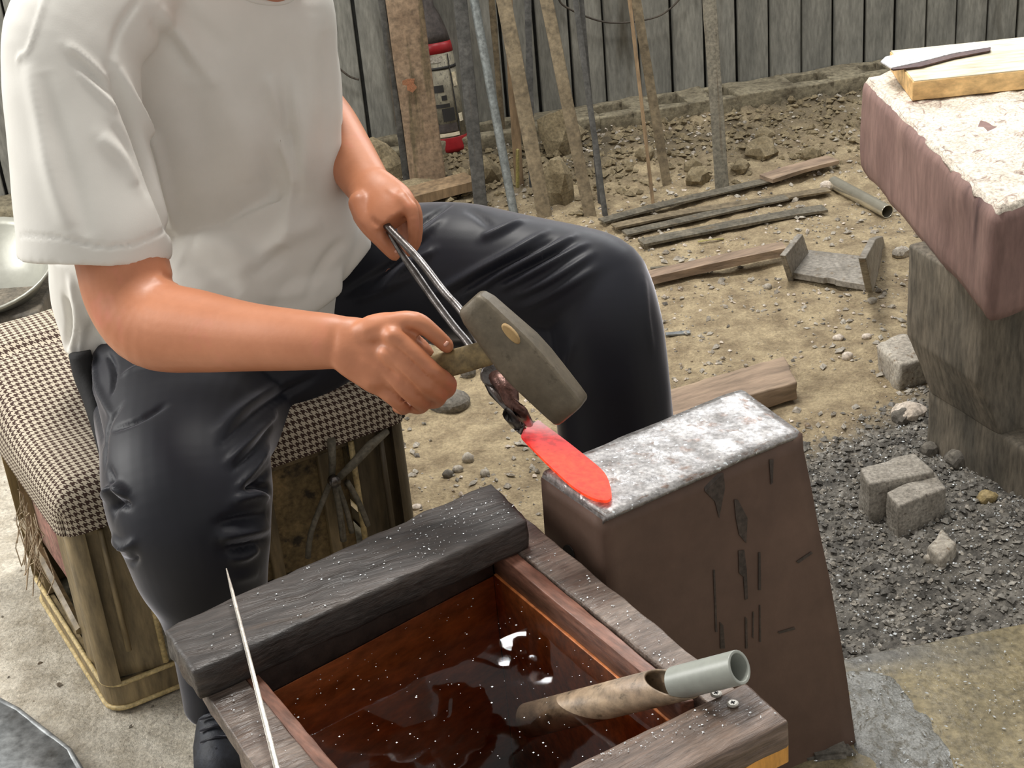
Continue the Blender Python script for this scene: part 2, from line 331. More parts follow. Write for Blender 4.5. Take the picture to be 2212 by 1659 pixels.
def ground_mat():
    m = bpy.data.materials.new('workshop_ground'); m.use_nodes = True; N = m.node_tree.nodes; L = m.node_tree.links; b = N['Principled BSDF']
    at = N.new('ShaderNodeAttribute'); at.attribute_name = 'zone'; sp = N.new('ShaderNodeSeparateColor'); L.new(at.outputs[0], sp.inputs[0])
    tc = N.new('ShaderNodeTexCoord')
    def noi(s, d=6):
        n = N.new('ShaderNodeTexNoise'); n.inputs['Scale'].default_value = s; n.inputs['Detail'].default_value = d; n.inputs['Roughness'].default_value = .65; L.new(tc.outputs['Object'], n.inputs['Vector']); return n.outputs[0]
    def rmp(src, a, ca, b_, cb):
        r = N.new('ShaderNodeValToRGB'); r.color_ramp.elements[0].position = a; r.color_ramp.elements[1].position = b_; r.color_ramp.elements[0].color = lin(ca); r.color_ramp.elements[1].color = lin(cb); L.new(src, r.inputs[0]); return r.outputs[0]
    dirt = rmp(noi(14), .36, (138, 121, 94), .64, (190, 172, 138)); soot = rmp(noi(26), .38, (84, 81, 76), .64, (142, 137, 128)); conc = rmp(noi(18), .36, (192, 182, 164), .62, (230, 222, 206))
    def mix(f, a, c):
        x = N.new('ShaderNodeMix'); x.data_type = 'RGBA'; L.new(f, x.inputs[0]); L.new(a, x.inputs[6]); L.new(c, x.inputs[7]); return x.outputs[2]
    o = mix(sp.outputs[0], dirt, soot); o = mix(sp.outputs[1], o, conc)
    gq = N.new('ShaderNodeMapRange'); gq.inputs[1].default_value = .3; gq.inputs[2].default_value = .7; gq.inputs[3].default_value = .68; gq.inputs[4].default_value = 1.28; L.new(noi(150, 8), gq.inputs[0])
    gm = N.new('ShaderNodeMix'); gm.data_type = 'RGBA'; gm.blend_type = 'MULTIPLY'; gm.inputs[0].default_value = 1; L.new(o, gm.inputs[6]); L.new(gq.outputs[0], gm.inputs[7]); o = gm.outputs[2]
    wall_shade = N.new('ShaderNodeMix'); wall_shade.data_type = 'RGBA'; L.new(sp.outputs[2], wall_shade.inputs[0]); L.new(o, wall_shade.inputs[6]); wall_shade.inputs[7].default_value = lin((74, 68, 54))  # third zone channel paints the shade near the wall
    L.new(wall_shade.outputs[2], b.inputs['Base Color']); b.inputs['Roughness'].default_value = .85
    bp = N.new('ShaderNodeBump'); bp.inputs['Strength'].default_value = 1; bp.inputs['Distance'].default_value = .016; L.new(noi(60, 10), bp.inputs['Height']); L.new(bp.outputs[0], b.inputs['Normal'])
    return m
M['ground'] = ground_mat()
M['slabfloor'] = mat('stained_concrete', (110, 101, 76), (146, 134, 104), 12, .5, 0, 1, 60, c3=(104, 102, 96), c3amt=.5, c3scale=2.5, rvar=.2)
def wetmat():
    m = bpy.data.materials.new('tank_water'); m.use_nodes = True; N = m.node_tree.nodes; L = m.node_tree.links; N.remove(N['Principled BSDF']); out = N['Material Output']
    t = N.new('ShaderNodeBsdfTransparent'); t.inputs[0].default_value = (1, 1, 1, 1)
    g = N.new('ShaderNodeBsdfGlossy'); g.inputs['Roughness'].default_value = .03; fr = N.new('ShaderNodeFresnel'); fr.inputs[0].default_value = 1.36
    mx = N.new('ShaderNodeMixShader'); L.new(fr.outputs[0], mx.inputs[0]); L.new(t.outputs[0], mx.inputs[1]); L.new(g.outputs[0], mx.inputs[2])
    tc = N.new('ShaderNodeTexCoord'); n = N.new('ShaderNodeTexNoise'); n.inputs['Scale'].default_value = 9; n.inputs['Detail'].default_value = 2; L.new(tc.outputs['Object'], n.inputs['Vector'])
    bp = N.new('ShaderNodeBump'); bp.inputs['Strength'].default_value = .25; bp.inputs['Distance'].default_value = .006; L.new(n.outputs[0], bp.inputs['Height']); L.new(bp.outputs[0], g.inputs['Normal']); L.new(bp.outputs[0], fr.inputs['Normal'])
    L.new(mx.outputs[0], out.inputs['Surface'])
    va = N.new('ShaderNodeVolumeAbsorption'); va.inputs[0].default_value = (.72, .62, .55, 1); va.inputs[1].default_value = 7.5; L.new(va.outputs[0], out.inputs['Volume']); return m
M['water'] = wetmat()
def hotmat():
    m = bpy.data.materials.new('glowing_steel'); m.use_nodes = True; N = m.node_tree.nodes; L = m.node_tree.links; b = N['Principled BSDF']
    at = N.new('ShaderNodeAttribute'); at.attribute_name = 'hotness'; tc = N.new('ShaderNodeTexCoord')
    n = N.new('ShaderNodeTexNoise'); n.inputs['Scale'].default_value = 90; n.inputs['Detail'].default_value = 4; L.new(tc.outputs['Object'], n.inputs['Vector'])
    r = N.new('ShaderNodeValToRGB'); e = r.color_ramp.elements; e[0].position = 0; e[0].color = lin((96, 40, 40)); e[1].position = 1; e[1].color = lin((255, 70, 34))
    x = e.new(.35); x.color = lin((224, 44, 50)); x = e.new(.7); x.color = lin((250, 48, 46))
    L.new(at.outputs['Fac'], r.inputs[0]); L.new(r.outputs[0], b.inputs['Emission Color'])
    q = N.new('ShaderNodeMapRange'); q.inputs[1].default_value = .35; q.inputs[2].default_value = .65; q.inputs[3].default_value = .5; q.inputs[4].default_value = 1.0; L.new(n.outputs[0], q.inputs[0])
    mu = N.new('ShaderNodeMath'); mu.operation = 'MULTIPLY'; L.new(q.outputs[0], mu.inputs[0]); L.new(at.outputs['Fac'], mu.inputs[1]); 
    ms = N.new('ShaderNodeMath'); ms.operation = 'MULTIPLY'; ms.inputs[1].default_value = 1.5; L.new(mu.outputs[0], ms.inputs[0]); L.new(ms.outputs[0], b.inputs['Emission Strength'])
    cr_ = N.new('ShaderNodeValToRGB'); e = cr_.color_ramp.elements; e[0].position = .05; e[0].color = lin((186, 160, 160)); e[1].position = .6; e[1].color = lin((90, 28, 26)); L.new(at.outputs['Fac'], cr_.inputs[0]); L.new(cr_.outputs[0], b.inputs['Base Color']); b.inputs['Roughness'].default_value = .6; b.inputs['Metallic'].default_value = .2
    bp = N.new('ShaderNodeBump'); bp.inputs['Strength'].default_value = .5; bp.inputs['Distance'].default_value = .002; L.new(n.outputs[0], bp.inputs['Height']); L.new(bp.outputs[0], b.inputs['Normal'])
    return m
M['hot'] = hotmat()

M['rub'] = mat('dirty_rubble', (112, 100, 76), (142, 129, 102), 18, .9, 0, .6, 60)
# ------------------------------------------------------------------ ground
KZ = .10
W0 = P(1160, 240, KZ); W1 = P(2000, 110, KZ); WD = (W1 - W0); WD.z = 0; WD.normalize(); WN = V((WD.y, -WD.x, 0))   # WN points to the camera
if WN.y > 0: WN = -WN
SLA = P(1800, 1450); SLB = P(2212, 1368)
SLD = (SLB - SLA).normalized(); SLN = V((SLD.y, -SLD.x, 0))
def gz(x, y):
    p = V((x, y, 0)); wd = (p - W0).dot(WN)
    h = fbm(p, 5, 4, 3) * .012 + nz(p, 22) * .004 + nz(p, 55, 4) * .002
    slope = max(0, min(1, (1.25 - wd) / 1.1)); h += slope ** 1.3 * .05 * (1 if wd > .17 else .2) + slope * abs(fbm(p, 16, 4, 9)) * (.03 if wd > .17 else 0)
    h *= max(.15, min(1, (y - 1.9) / .5))
    so = soot(x, y); h += so * (abs(nz(p, 34, 2)) * .012)
    d = (V((x, y)) - V((.93, 2.45))).length; h += max(0, 1 - d / .35) ** 2 * .05
    return h
def sm(a, b, x): t = max(0, min(1, (x - a) / (b - a))); return t * t * (3 - 2 * t)
SA, SB = P(1740, 960), P(2060, 820)
def soot(x, y):
    p = V((x, y, 0)); d = SB - SA; n = V((d.y, -d.x, 0)).normalized()
    if n.y > 0: n = -n
    s = (p - SA).dot(n) + fbm(p, 6, 3) * .07
    return sm(-.06, .10, s) * sm(.30, .42, x + nz(p, 8) * .04)
def conc(x, y): 
    p = V((x, y, 0)); return sm(.0, .16, (-.26 - x) * .8 + (2.75 - y) * .35 + fbm(p, 4, 3, 5) * .05)
xs = np.concatenate([np.arange(-2.6, -1.2, .04), np.arange(-1.2, 1.7, .0115), np.arange(1.7, 3.4, .04)]); ys = np.concatenate([np.arange(.6, 1.7, .04), np.arange(1.7, 5.0, .0125), np.arange(5.0, 6.6, .03)])
GV = [(x, y, gz(x, y)) for y in ys for x in xs]; nx = len(xs)
GF = [(j * nx + i, j * nx + i + 1, (j + 1) * nx + i + 1, (j + 1) * nx + i) for j in range(len(ys) - 1) for i in range(nx - 1)]
me = bpy.data.meshes.new('floor'); me.from_pydata(GV, [], GF)
ca = me.color_attributes.new('zone', 'FLOAT_COLOR', 'POINT')
col = []
for (x, y, z) in GV:
    p = V((x, y, 0)); wd = (p - W0).dot(WN); wall_shade = sm(1.1, .3, wd + x * .22) * .75  # shade toward the wall, deeper at left, painted into the ground
    col += [soot(x, y), conc(x, y), wall_shade * sm(-.35, .35, fbm(p, 3, 4, 8) + .15), 1]
ca.data.foreach_set('color', col)
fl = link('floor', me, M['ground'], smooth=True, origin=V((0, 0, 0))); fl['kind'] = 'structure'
# concrete slab at lower right
o = slab('concrete_slab', [SLA - SLD * 1.2 + V((0, 0, .022)), SLB + SLD * 1.2 + V((0, 0, .022)), SLB + SLD * 1.2 + SLN * 1.3 + V((0, 0, .022)), SLA - SLD * 1.2 + SLN * 1.3 + V((0, 0, .022))], .06, M['slabfloor'], amp=.004, sc_=9, maxlen=.03)
o['kind'] = 'structure'
M['scale'] = mat('grey_scale_sheen', (104, 104, 98), (148, 149, 146), 40, .36, 0, 1.0, 90, c3=(92, 88, 76), c3amt=.5, c3scale=14)  # grey of the scale dust also carries the glare beside the anvil
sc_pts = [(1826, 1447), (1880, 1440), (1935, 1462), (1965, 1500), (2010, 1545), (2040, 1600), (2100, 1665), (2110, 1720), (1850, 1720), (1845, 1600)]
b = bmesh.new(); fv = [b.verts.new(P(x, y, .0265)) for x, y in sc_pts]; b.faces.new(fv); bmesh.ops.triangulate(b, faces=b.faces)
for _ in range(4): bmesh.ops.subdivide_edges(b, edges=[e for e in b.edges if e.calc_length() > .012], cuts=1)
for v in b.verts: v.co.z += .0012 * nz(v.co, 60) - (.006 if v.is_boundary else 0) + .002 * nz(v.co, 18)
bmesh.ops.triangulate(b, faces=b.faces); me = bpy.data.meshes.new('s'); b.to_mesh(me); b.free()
sd = link('scale_sheen', me, M['scale'], smooth=True); setp(sd, 'grey patch for the sheen of scale dust on the slab beside the anvil', 'dust', None, 'stuff')
# ------------------------------------------------------------------ back wall of separate boards
wb = bpy.data.objects.new('wall_back', None); C.objects.link(wb); wb.location = W0; wb['kind'] = 'structure'
def wpt(s, off, z): return W0 + WD * s + WN * off + V((0, 0, z - KZ))
obj('backing_sheet', MB().box(wpt(-3.2, -.05, 0), WD * 6.6, WN * .03, V((0, 0, 1.75))), M['wall_dark'], wb)
ref = (P(1596, 175, KZ) - W0).dot(WD); PW = .1195
for k in range(-46, 40):
    s0 = ref + k * PW
    if s0 < -3.1 or s0 > 3.3: continue
    g = .0048 + .0018 * math.sin(k * 5.1); dp = .004 * math.sin(k * 2.7); ln = .006 * math.sin(k * 1.9)
    a, b_ = s0 + g, s0 + PW - g
    mb = MB().hexa([wpt(a, -.012, .02), wpt(b_, -.012, .02), wpt(b_, .006 + dp, .02), wpt(a, .006 + dp, .02)], [wpt(a, -.012, 1.7), wpt(b_, -.012, 1.7), wpt(b_, .006 + dp + ln, 1.7), wpt(a, .006 + dp + ln, 1.7)])
    o = obj('panel', mb, M['wall'], wb, bevel=.003)
# concrete kerb with slots in its top
kb = bpy.data.objects.new('trim_1', None); C.objects.link(kb); kb.location = W0 + WN * .1; kb['kind'] = 'structure'; kb['label'] = 'concrete kerb with oval slots at the foot of the wall'
kw = .17
def kerbpiece(s0, s1, o0, o1, zt, seed):
    mb = MB().hexa([wpt(s0, o0, -.05), wpt(s1, o0, -.05), wpt(s1, o1, -.05), wpt(s0, o1, -.05)], [wpt(s0, o0, zt), wpt(s1, o0, zt), wpt(s1, o1, zt), wpt(s0, o1, zt)])
    link('kerb_block', worn(mb, 0, .006, 11, seed, .006, .035), M['concrete'], kb, smooth=True)
def wpar(x, y): return (P(x, y, KZ) - W0).dot(WD)
slots = [(wpar(1285, 243), wpar(1361, 235)), (wpar(1400, 218), wpar(1472, 210)), (wpar(1535, 205), wpar(1582, 198)), (wpar(1690, 165), wpar(1775, 158)), (wpar(1855, 145), wpar(1900, 138))]
slots = [(-1.1, -.9), (-.75, -.5), (-.28, -.06)] + slots + [(slots[-1][1] + .25, slots[-1][1] + .5)]
prev = -3.1
for i, (a, b_) in enumerate(slots):
    kerbpiece(prev, a, .008, kw, KZ, i); kerbpiece(a - .01, b_ + .01, .008, .04, KZ - .002, i + 20); kerbpiece(a - .01, b_ + .01, kw - .045, kw, KZ - .004, i + 40)
    obj('slot_bottom', MB().box(wpt(a - .005, .03, .0), WD * (b_ - a + .01), WN * (kw - .05), V((0, 0, .035))), M['wall_dark'], kb); prev = b_
kerbpiece(prev, 3.3, .008, kw, KZ, 77)
# ------------------------------------------------------------------ posts and bars leaning on the wall
def G(x, y):
    """photo point on the uneven ground"""
    z = 0
    for _ in range(6): p = P(x, y, z); z = gz(p.x, p.y)
    return p
def lean(name, xb, yb, xt, wpx, depth, m, label, cat, group=None, lift=0, taper=1.0, rnd=False, fac=None, yaw=0.0, wt=None, top=None):
    B = G(xb, yb) - V((0, 0, .01)); B.z += lift
    wally = (W0 + WD * ((B - W0).dot(WD))).y
    yy = B.y + (.25 if fac is None else fac) * max(.05, wally - .12 - B.y)
    T = Q(xt, 0, yy); d = T - B
    if top: E = Q(top[0], top[1], B.y + (top[2] if len(top) > 2 else .1))
    else:
        k = min(4.2, max(1.3, (wally - .03 - B.y) / max(.02, d.y))); E = B + d * k
    u = (E - B).normalized(); wd = wpx * mpp(B) * .5; we = wd * taper
    s = u.cross((B - CAMP).normalized()).normalized(); s = (Matrix.Rotation(yaw, 3, u) @ s); t = u.cross(s).normalized()
    if rnd: o = obj(name, MB().tube([B, B + (E - B) * .5, E], [wd, wd, we], 14), m, smooth=True, bevel=.001)
    else:
        h = depth / 2
        mb = MB().hexa([B - s * wd - t * h, B + s * wd - t * h, B + s * wd + t * h, B - s * wd + t * h], [E - s * we - t * h, E + s * we - t * h, E + s * we + t * h, E - s * we + t * h])
        o = link(name, worn(mb, 0, .002, 9, xb, min(wd, h) * .3, .08), m, smooth=True)
    return setp(o, label, cat, group), B, u, s, t
# thick post, its flange side and rust marks
pt = thing('steel_post', G(915, 392), 'thick brown painted steel post with an orange rust patch', 'post')
B = G(925, 392); T = Q(872, 0, B.y + .03); u = (T - B).normalized(); s = u.cross((B - CAMP).normalized()).normalized(); t = u.cross(s).normalized()
if s.x < 0: s = -s
if t.y < 0: t = -t
hw = 38 * mpp(B)
link('shaft', worn(MB().box(B - s * hw - u * .08, s * 2 * hw, t * .09, u * 1.9), 0, .002, 8, 3, .004, .06), M['post'], pt, smooth=True)
link('flange', worn(MB().box(B - s * (hw + .022) - u * .05 + t * .02, s * .022, t * .05, u * 1.85), 0, .002, 8, 5, .003, .06), M['bar_dark'], pt, smooth=True)
c = Q(885, 185, B.y); mp_ = MB()
poly = [c + s * (x * .02) + u * (y * .02) - t * .0035 for x, y in [(-1, .9), (-.2, 1.1), (.9, 1), (.7, .3), (1.1, -.4), (.3, -1.1), (-.5, -.6), (-.4, .1), (-1.1, .3)]]
obj('rust_patch', MB().prism(poly, t * .0025), M['rust_spot'], pt)
lean('timber_post', 822, 300, 770, 92, .07, M['bar_dark'], 'dark timber post half hidden behind the white shirt', 'post', fac=.1)
lean('timber_lath', 812, 296, 752, 14, .03, M['bar_rust'], 'narrow pale brown lath standing beside the white shirt', 'lath', fac=.12)
GR = 'metal bars leaning on the wall'
lean('steel_bar', 1040, 458, 994, 29, .014, M['bar_dark'], 'dark grey flat bar leaning nearest the fire extinguisher', 'bar', GR)
lean('steel_pipe', 1112, 468, 1024, 19, .03, M['bar_blue'], 'blue-grey steel pipe leaning against the wall', 'pipe', rnd=True)
lean('steel_bar', 1178, 470, 1088, 32, .012, M['bar_rust'], 'wide brown flat bar right of the blue-grey pipe', 'bar', GR)
o, B, u, s, t = lean('steel_bar', 1122, 402, 1096, 20, .012, M['wood_post'], 'brown stick with flaking yellow paint on its lower end', 'stick')
obj('paint_patch', MB().box(B - s * .0155 * 1 + u * .01 + t * .009, s * .029, u * .12, t * .002), M['yellow_paint'], o, origin=None) if False else None
yb = thing('painted_stake', G(1118, 408), 'short stake painted yellow, standing between two leaning bars', 'stake')
B2 = G(1118, 405); T2 = Q(1118, 322, B2.y + .01)
obj('stake_body', MB().tube([B2, T2], [.013, .012], 4, flat=.5), M['yellow_paint'], yb, bevel=.002)
lean('steel_bar', 1150, 400, 1140, 15, .010, M['bar_dark'], 'narrow dark bar half behind the wide brown bar', 'bar', GR, fac=.5)
lean('steel_bar', 1276, 467, 1180, 27, .012, M['bar_rust'], 'brown flat bar leaning left of two thin dark rods', 'bar', GR)
lean('steel_bar', 1308, 466, 1243, 12, .010, M['bar_dark'], 'thin dark rod close to the right of a brown flat bar', 'rod', GR)
lean('steel_bar', 1296, 440, 1256, 9, .008, M['bar_dark'], 'thinnest dark rod crossing behind another thin rod', 'rod', GR)
lean('steel_bar', 1442, 400, 1374, 20, .012, M['bar_rust'], 'brown bar whose foot stands on dirt amid rubble', 'bar', GR)
lean('wooden_lath', 1412, 447, 1360, 8, .008, M['wood_post'], 'very thin pale lath crossing a brown bar', 'lath')
lean('steel_bar', 1560, 408, 1532, 29, .012, M['bar_grey'], 'flat grey-brown bar standing alone, rightmost of the leaning bars', 'bar', GR)
lean('steel_bar', 1090, 330, 1062, 12, .008, M['bar_rust'], 'narrow bar just behind the blue-grey pipe', 'bar', GR, fac=.5)
# brown timber at right on the kerb
lean('wooden_beam', 1836, 163, 1792, 50, .04, M['wood_post'], 'brown wooden beam leaning on the wall above the kerb', 'beam', lift=.06, fac=.4)
st = obj('wood_offcut', MB().tube([Q(1288, 272, 5.1), Q(1352, 225, 5.3)], [.014, .014], 4), M['wood_post'], bevel=.002)
setp(st, 'short wooden offcut lying across the slotted kerb', 'offcut')
# wire loop hanging on the siding
def cwire(pix, off, name, label, r=.0035):
    pts = []
    for q in catmull(pix, 5):
        d = ray(q[0], q[1]); k = ((W0 + WN * off) - CAMP).dot(WN) / d.dot(WN); pts.append(CAMP + d * k)
    o = obj(name, MB().tube(pts, r, 6), M['wire'], smooth=True); return setp(o, label, 'wire')
cwire([(1205, -14), (1215, 10), (1262, 34), (1310, 48), (1360, 48), (1420, 36), (1455, 12), (1475, -12)], .04, 'loose_wire', 'dark wire sagging in a loop across the grey wall boards')
cwire([(733, 148), (755, 165), (775, 172)], .03, 'loose_wire', 'short dark wire end beside the white shirt')
# fire extinguisher
fx = thing('fire_extinguisher', G(985, 330), 'small red fire extinguisher with a worn label hanging by the brown post', 'extinguisher')
a, b_ = Q(975, 312, 5.0), Q(932, 60, 5.06); ax = (b_ - a).normalized(); L_ = (b_ - a).length; r_ = 37 * mpp(a)
side = ax.cross(V((0, 1, 0))).normalized()
def lathe(prof, m, name, par, seg=24, a=a, ax=ax, **k): return obj(name, MB().tube([a + ax * z for z, r in prof], [max(r, .0005) for z, r in prof], seg), m, par, smooth=True, **k)
lathe([(-.022, r_ * .8), (-.016, r_ * .96), (-.006, r_), (.028, r_), (.03, r_ * 1.0)], M['ext_red'], 'red_base', fx)
lathe([(.03, r_ * .99), (L_ * .79, r_ * .99)], M['ext_label'], 'label', fx)
lathe([(L_ * .79, r_), (L_ * .85, r_ * .98), (L_ * .88, r_ * .93)], M['ext_red'], 'red_shoulder', fx)
lathe([(L_ * .88, r_ * .93), (L_ * .95, r_ * .86), (L_ * 1.0, r_ * .78), (L_ * 1.1, r_ * .6), (L_ * 1.18, r_ * .35), (L_ * 1.4, r_ * .3)], M['ext_dark'], 'valve_cap', fx)
lathe([(L_ * .655, r_ * 1.02), (L_ * .68, r_ * 1.02)], M['ext_black'], 'black_band', fx)
def patch(z0, z1, a0, a1, m, name, rr=1.03):
    mb = MB(); n = 6; b = ax.cross(side)
    g = [[a + ax * (L_ * z) + (side * math.cos(t_) + b * math.sin(t_)) * r_ * rr for t_ in np.linspace(a0, a1, n)] for z in (z0, z1)]
    mb.add(g[0] + g[1], [(i, i + 1, n + i + 1, n + i) for i in range(n - 1)]); return obj(name, mb, m, fx)
vd = (a - CAMP).normalized(); bb = ax.cross(side); base = math.atan2(-vd.dot(bb), -vd.dot(side))
for z0, z1, p0, p1, mm in [(.22, .33, -.2, .5, 'ext_black'), (.40, .44, -.1, .2, 'ext_black'), (.47, .53, -.5, .1, 'ext_black'), (.13, .2, -.8, .55, 'ext_dark'), (.12, .78, .62, .7, 'ext_black'), (.34, .37, -.6, .3, 'ext_black'), (.48, .63, -.9, -.55, 'plank_new'), (.2, .27, .75, 1.1, 'plank_top'), (.5, .62, .75, 1.1, 'plank_top'), (.09, .12, -.8, .6, 'plank_top'), (.72, .77, -.9, .2, 'stone')]:
    patch(z0, z1, base + p0, base + p1, M[mm], 'label_print')
obj('hanger', MB().tube([a + ax * L_ * 1.4, a + ax * L_ * 1.4 + V((0, .06, .02))], .006, 8), M['ext_dark'], fx)

# ------------------------------------------------------------------ scrap on the ground
def strip(name, pix, wpx, th, m, label, cat, group=None, z=.012, wave=0):
    pts = []
    for q in pix:
        p = G(q[0], q[1]); pts.append(p + V((0, 0, z + (q[2] if len(q) > 2 else 0))))
    if len(pts) > 2:
        za, zb_ = pts[0].z, pts[-1].z
        A0, A1 = pts[0].copy(), pts[-1].copy(); dd = A1 - A0
        for i, p in enumerate(pts):
            t = (p - A0).dot(dd) / dd.dot(dd); q_ = A0 + dd * t; pts[i] = q_ + (p - q_) * (.25 if wpx < 16 or wpx > 17 else .7); pts[i].z = za + (zb_ - za) * t + .001 * math.sin(i * 2.1)
    mb = MB(); R = []
    pts = [V(q) for q in catmull([tuple(p) for p in pts], 4)]
    for i, p in enumerate(pts):
        t = (pts[min(i + 1, len(pts) - 1)] - pts[max(i - 1, 0)]); t.z = 0; t.normalize(); s = V((-t.y, t.x, 0)) * wpx * mpp(p) * .5 / .62
        R.append([p - s, p + s, p + s + V((0, 0, th)), p - s + V((0, 0, th))])
    mb.rings(R); o = link(name, worn(mb, 0, .0015, 20, pix[0][0], 0, .05), m, smooth=False); return setp(o, label, cat, group)
g2 = 'iron strips lying on the dirt'
strip('iron_strip', [(1300, 488), (1420, 455), (1560, 415), (1665, 398)], 18, .006, M['scrap'], 'longest dark strip lying along the foot of the rubble', 'strip', g2)
strip('timber_plank', [(1655, 402, .005), (1720, 380, .012), (1800, 363, .01)], 27, .012, M['timber_old'], 'wide grey slat end lying at the far end of the strips', 'slat', g2)
strip('iron_strip', [(1325, 500), (1450, 462), (1600, 440), (1790, 420)], 17.5, .006, M['bar_rust'], 'brown strip running to the bright tube', 'strip', g2)
strip('iron_strip', [(1350, 515), (1500, 482), (1620, 448), (1700, 437)], 18, .006, M['scrap'], 'grey strip lying between two longer strips', 'strip', g2)
strip('iron_strip', [(1385, 536), (1480, 512), (1600, 482), (1700, 465), (1782, 462)], 22, .008, M['scrap'], 'bent grey strip nearest the dark blue knee', 'strip', g2)
strip('timber_plank', [(1400, 618, .0), (1520, 592, .008), (1640, 572, .012), (1695, 565, .015)], 24, .022, M['timber_old'], 'weathered slat touching the iron bracket', 'slat')
strip('iron_strip', [(1405, 584), (1440, 580), (1474, 583)], 6, .004, M['scrap'], 'short rusty sliver beside the knee', 'strip', z=.004)
strip('steel_chip', [(1438, 727), (1462, 725), (1490, 722)], 9, .004, M['tin'], 'short flat steel chip right of the trouser leg', 'chip', z=.004)
strip('straw_piece', [(1508, 525), (1535, 522), (1563, 518)], 4, .002, M['yellow_paint'], 'short yellow straw on the dirt', 'straw', z=.003)
strip('timber_plank', [(880, 445), (1020, 408)], 42, .03, M['wood_post'], 'brown plank lying behind the knee under the bars', 'plank')
# bright tube
a, b_ = G(1800, 408), G(1917, 472); a.z += .02; b_.z += .021; d = (b_ - a).normalized()
tb = thing('steel_tube', (a + b_) / 2 - V((0, 0, .02)), 'shiny steel tube lying by the bench slab', 'tube')
r_ = 15 * mpp(b_); mb = MB(); n = 22
up = V((0, 0, 1)); s = d.cross(up).normalized(); up = s.cross(d)
cir = lambda c_, r: [c_ + s * math.cos(2 * PI * j / n) * r + up * math.sin(2 * PI * j / n) * r for j in range(n)]
mb.rings([cir(a, r_), cir(b_, r_), cir(b_, r_ * .88), cir(a, r_ * .88)], closed=True); obj('tube_wall', mb, M['chrome'], tb, smooth=True, bevel=.0008)
# U shaped bracket
br = thing('iron_bracket', G(1790, 615), 'U-shaped iron bracket with two upright lugs on the dirt', 'bracket')
fl_, fr_, bl_, brr = [G(*q) for q in [(1708, 607), (1880, 632), (1745, 556), (1893, 575)]]
for q in (fl_, fr_, bl_, brr): q.z = .016
upv = V((0, 0, .016))
# base with a front notch
mid = fl_ + (fr_ - fl_) * .5; e = (fr_ - fl_).normalized(); bk = (bl_ - fl_).normalized()
poly = [fl_, mid - e * .018, mid - e * .01 + bk * .007, mid + e * .01 + bk * .007, mid + e * .018, fr_, brr, bl_]
obj('base_plate', MB().prism([p - V((0, 0, .008)) for p in poly], V((0, 0, .018))), M['bracket'], br, bevel=.002)
def upright(pix, p0, thick, hole=None):
    """plate standing on the line p0[0]-p0[1]; photo points raised above that line"""
    A, B_ = p0; nrm = (B_ - A).cross(V((0, 0, 1))).normalized(); pts = []
    for q in pix:
        d_ = ray(*q); k = (A - CAMP).dot(nrm) / d_.dot(nrm); pts.append(CAMP + d_ * k)
    return MB().prism([p - nrm * thick / 2 for p in pts], nrm * thick), nrm
mb, nrm = upright([(1708, 607), (1690, 552), (1728, 505), (1745, 556)], (fl_, bl_), .016)
lug = obj('lug', mb, M['bracket'], br, bevel=.002)
d_ = ray(1730, 575); k = (fl_ - CAMP).dot(nrm) / d_.dot(nrm); hc = CAMP + d_ * k
if nrm.x < 0: nrm = -nrm
obj('lug_hole', MB().tube([hc + nrm * .0075, hc + nrm * .0095], [.016, .016], 6), M['ext_black'], lug)
mb, nrm2 = upright([(1878, 632), (1862, 558), (1885, 515), (1900, 510), (1915, 565), (1893, 580)], (fr_, brr), .018)
obj('lug', mb, M['bracket'], br, bevel=.002)
# timber behind the anvil
tz = .05
slab('timber_offcut', [P(1430, 905, tz), P(1722, 825, tz), P(1694, 768, tz), P(1440, 842, tz)], .045, M['timber_old'], amp=.003, bev=.004)
o = bpy.context.scene.objects['timber_offcut']; setp(o, 'squared old timber lying behind the anvil block', 'timber')
# ------------------------------------------------------------------ stones
def stone(name, x, y, wpx, hpx, seed, m, label, cat='stone', boxy=0, rot=0, dep=.8, group=None, sink=.25, amp=.22, zoff=0):
    p = G(x, y); k = mpp(p); r = (wpx * k / 2, wpx * k / 2 * dep, hpx * k / 2 / .9)
    c_ = p + V((0, r[1] * .6, r[2] * (1 - sink * 2) + zoff)); me_ = rock((0, 0, 0), r, seed, 3 if wpx > 40 and m is not M['rub'] else 2, boxy, rot, amp=amp if m is not M['rub'] else .5)
    me_.transform(Matrix.Translation(c_)); o = link(name, me_, m, smooth=False if wpx > 30 and not boxy else True)
    return setp(o, label, cat, group)
def block(name, pixtop, h, m, label, seed):
    g_ = G(sum(q[0] for q in pixtop) / 4, sum(q[1] for q in pixtop) / 4 + h * 700).z; pts = [P(*q, g_ + h) for q in pixtop]
    o = link(name, worn(MB().hexa([V((p.x, p.y, g_ - .012)) for p in pts], pts), 0, .006, 18, seed, .008, .016), m, smooth=True); return setp(o, label, 'stone')
block('cut_stone', [(1894, 742), (1944, 788), (2030, 765), (1953, 719)], .066, M['stone'], 'squared grey stone with a brown end against the bench leg', 3)
block('slate_chip', [(2000, 1174), (2032, 1207), (2069, 1170), (2034, 1139)], .03, M['stone'], 'small square grey stone below the broken block', 9)
stone('pale_stone', 1968, 905, 78, 36, 5, M['stone_pale'], 'pale pinkish rock under the squared grey stone', sink=.3)
stone('black_rock', 1955, 915, 50, 36, 8, M['stone_dark'], 'black sooty lump in front of the pale rock')
stone('yellow_pebble', 2135, 1088, 44, 30, 11, M['pebble_yellow'], 'smooth yellowish pebble near the foot of the bench leg', 'pebble')
stone('river_stone', 972, 888, 94, 46, 13, M['stone_dark'], 'flat oval grey river stone below the fist', sink=.3, amp=.08)
stone('river_stone', 1012, 815, 36, 30, 14, M['stone_dark'], 'small dark round stone above the oval river stone', amp=.1)
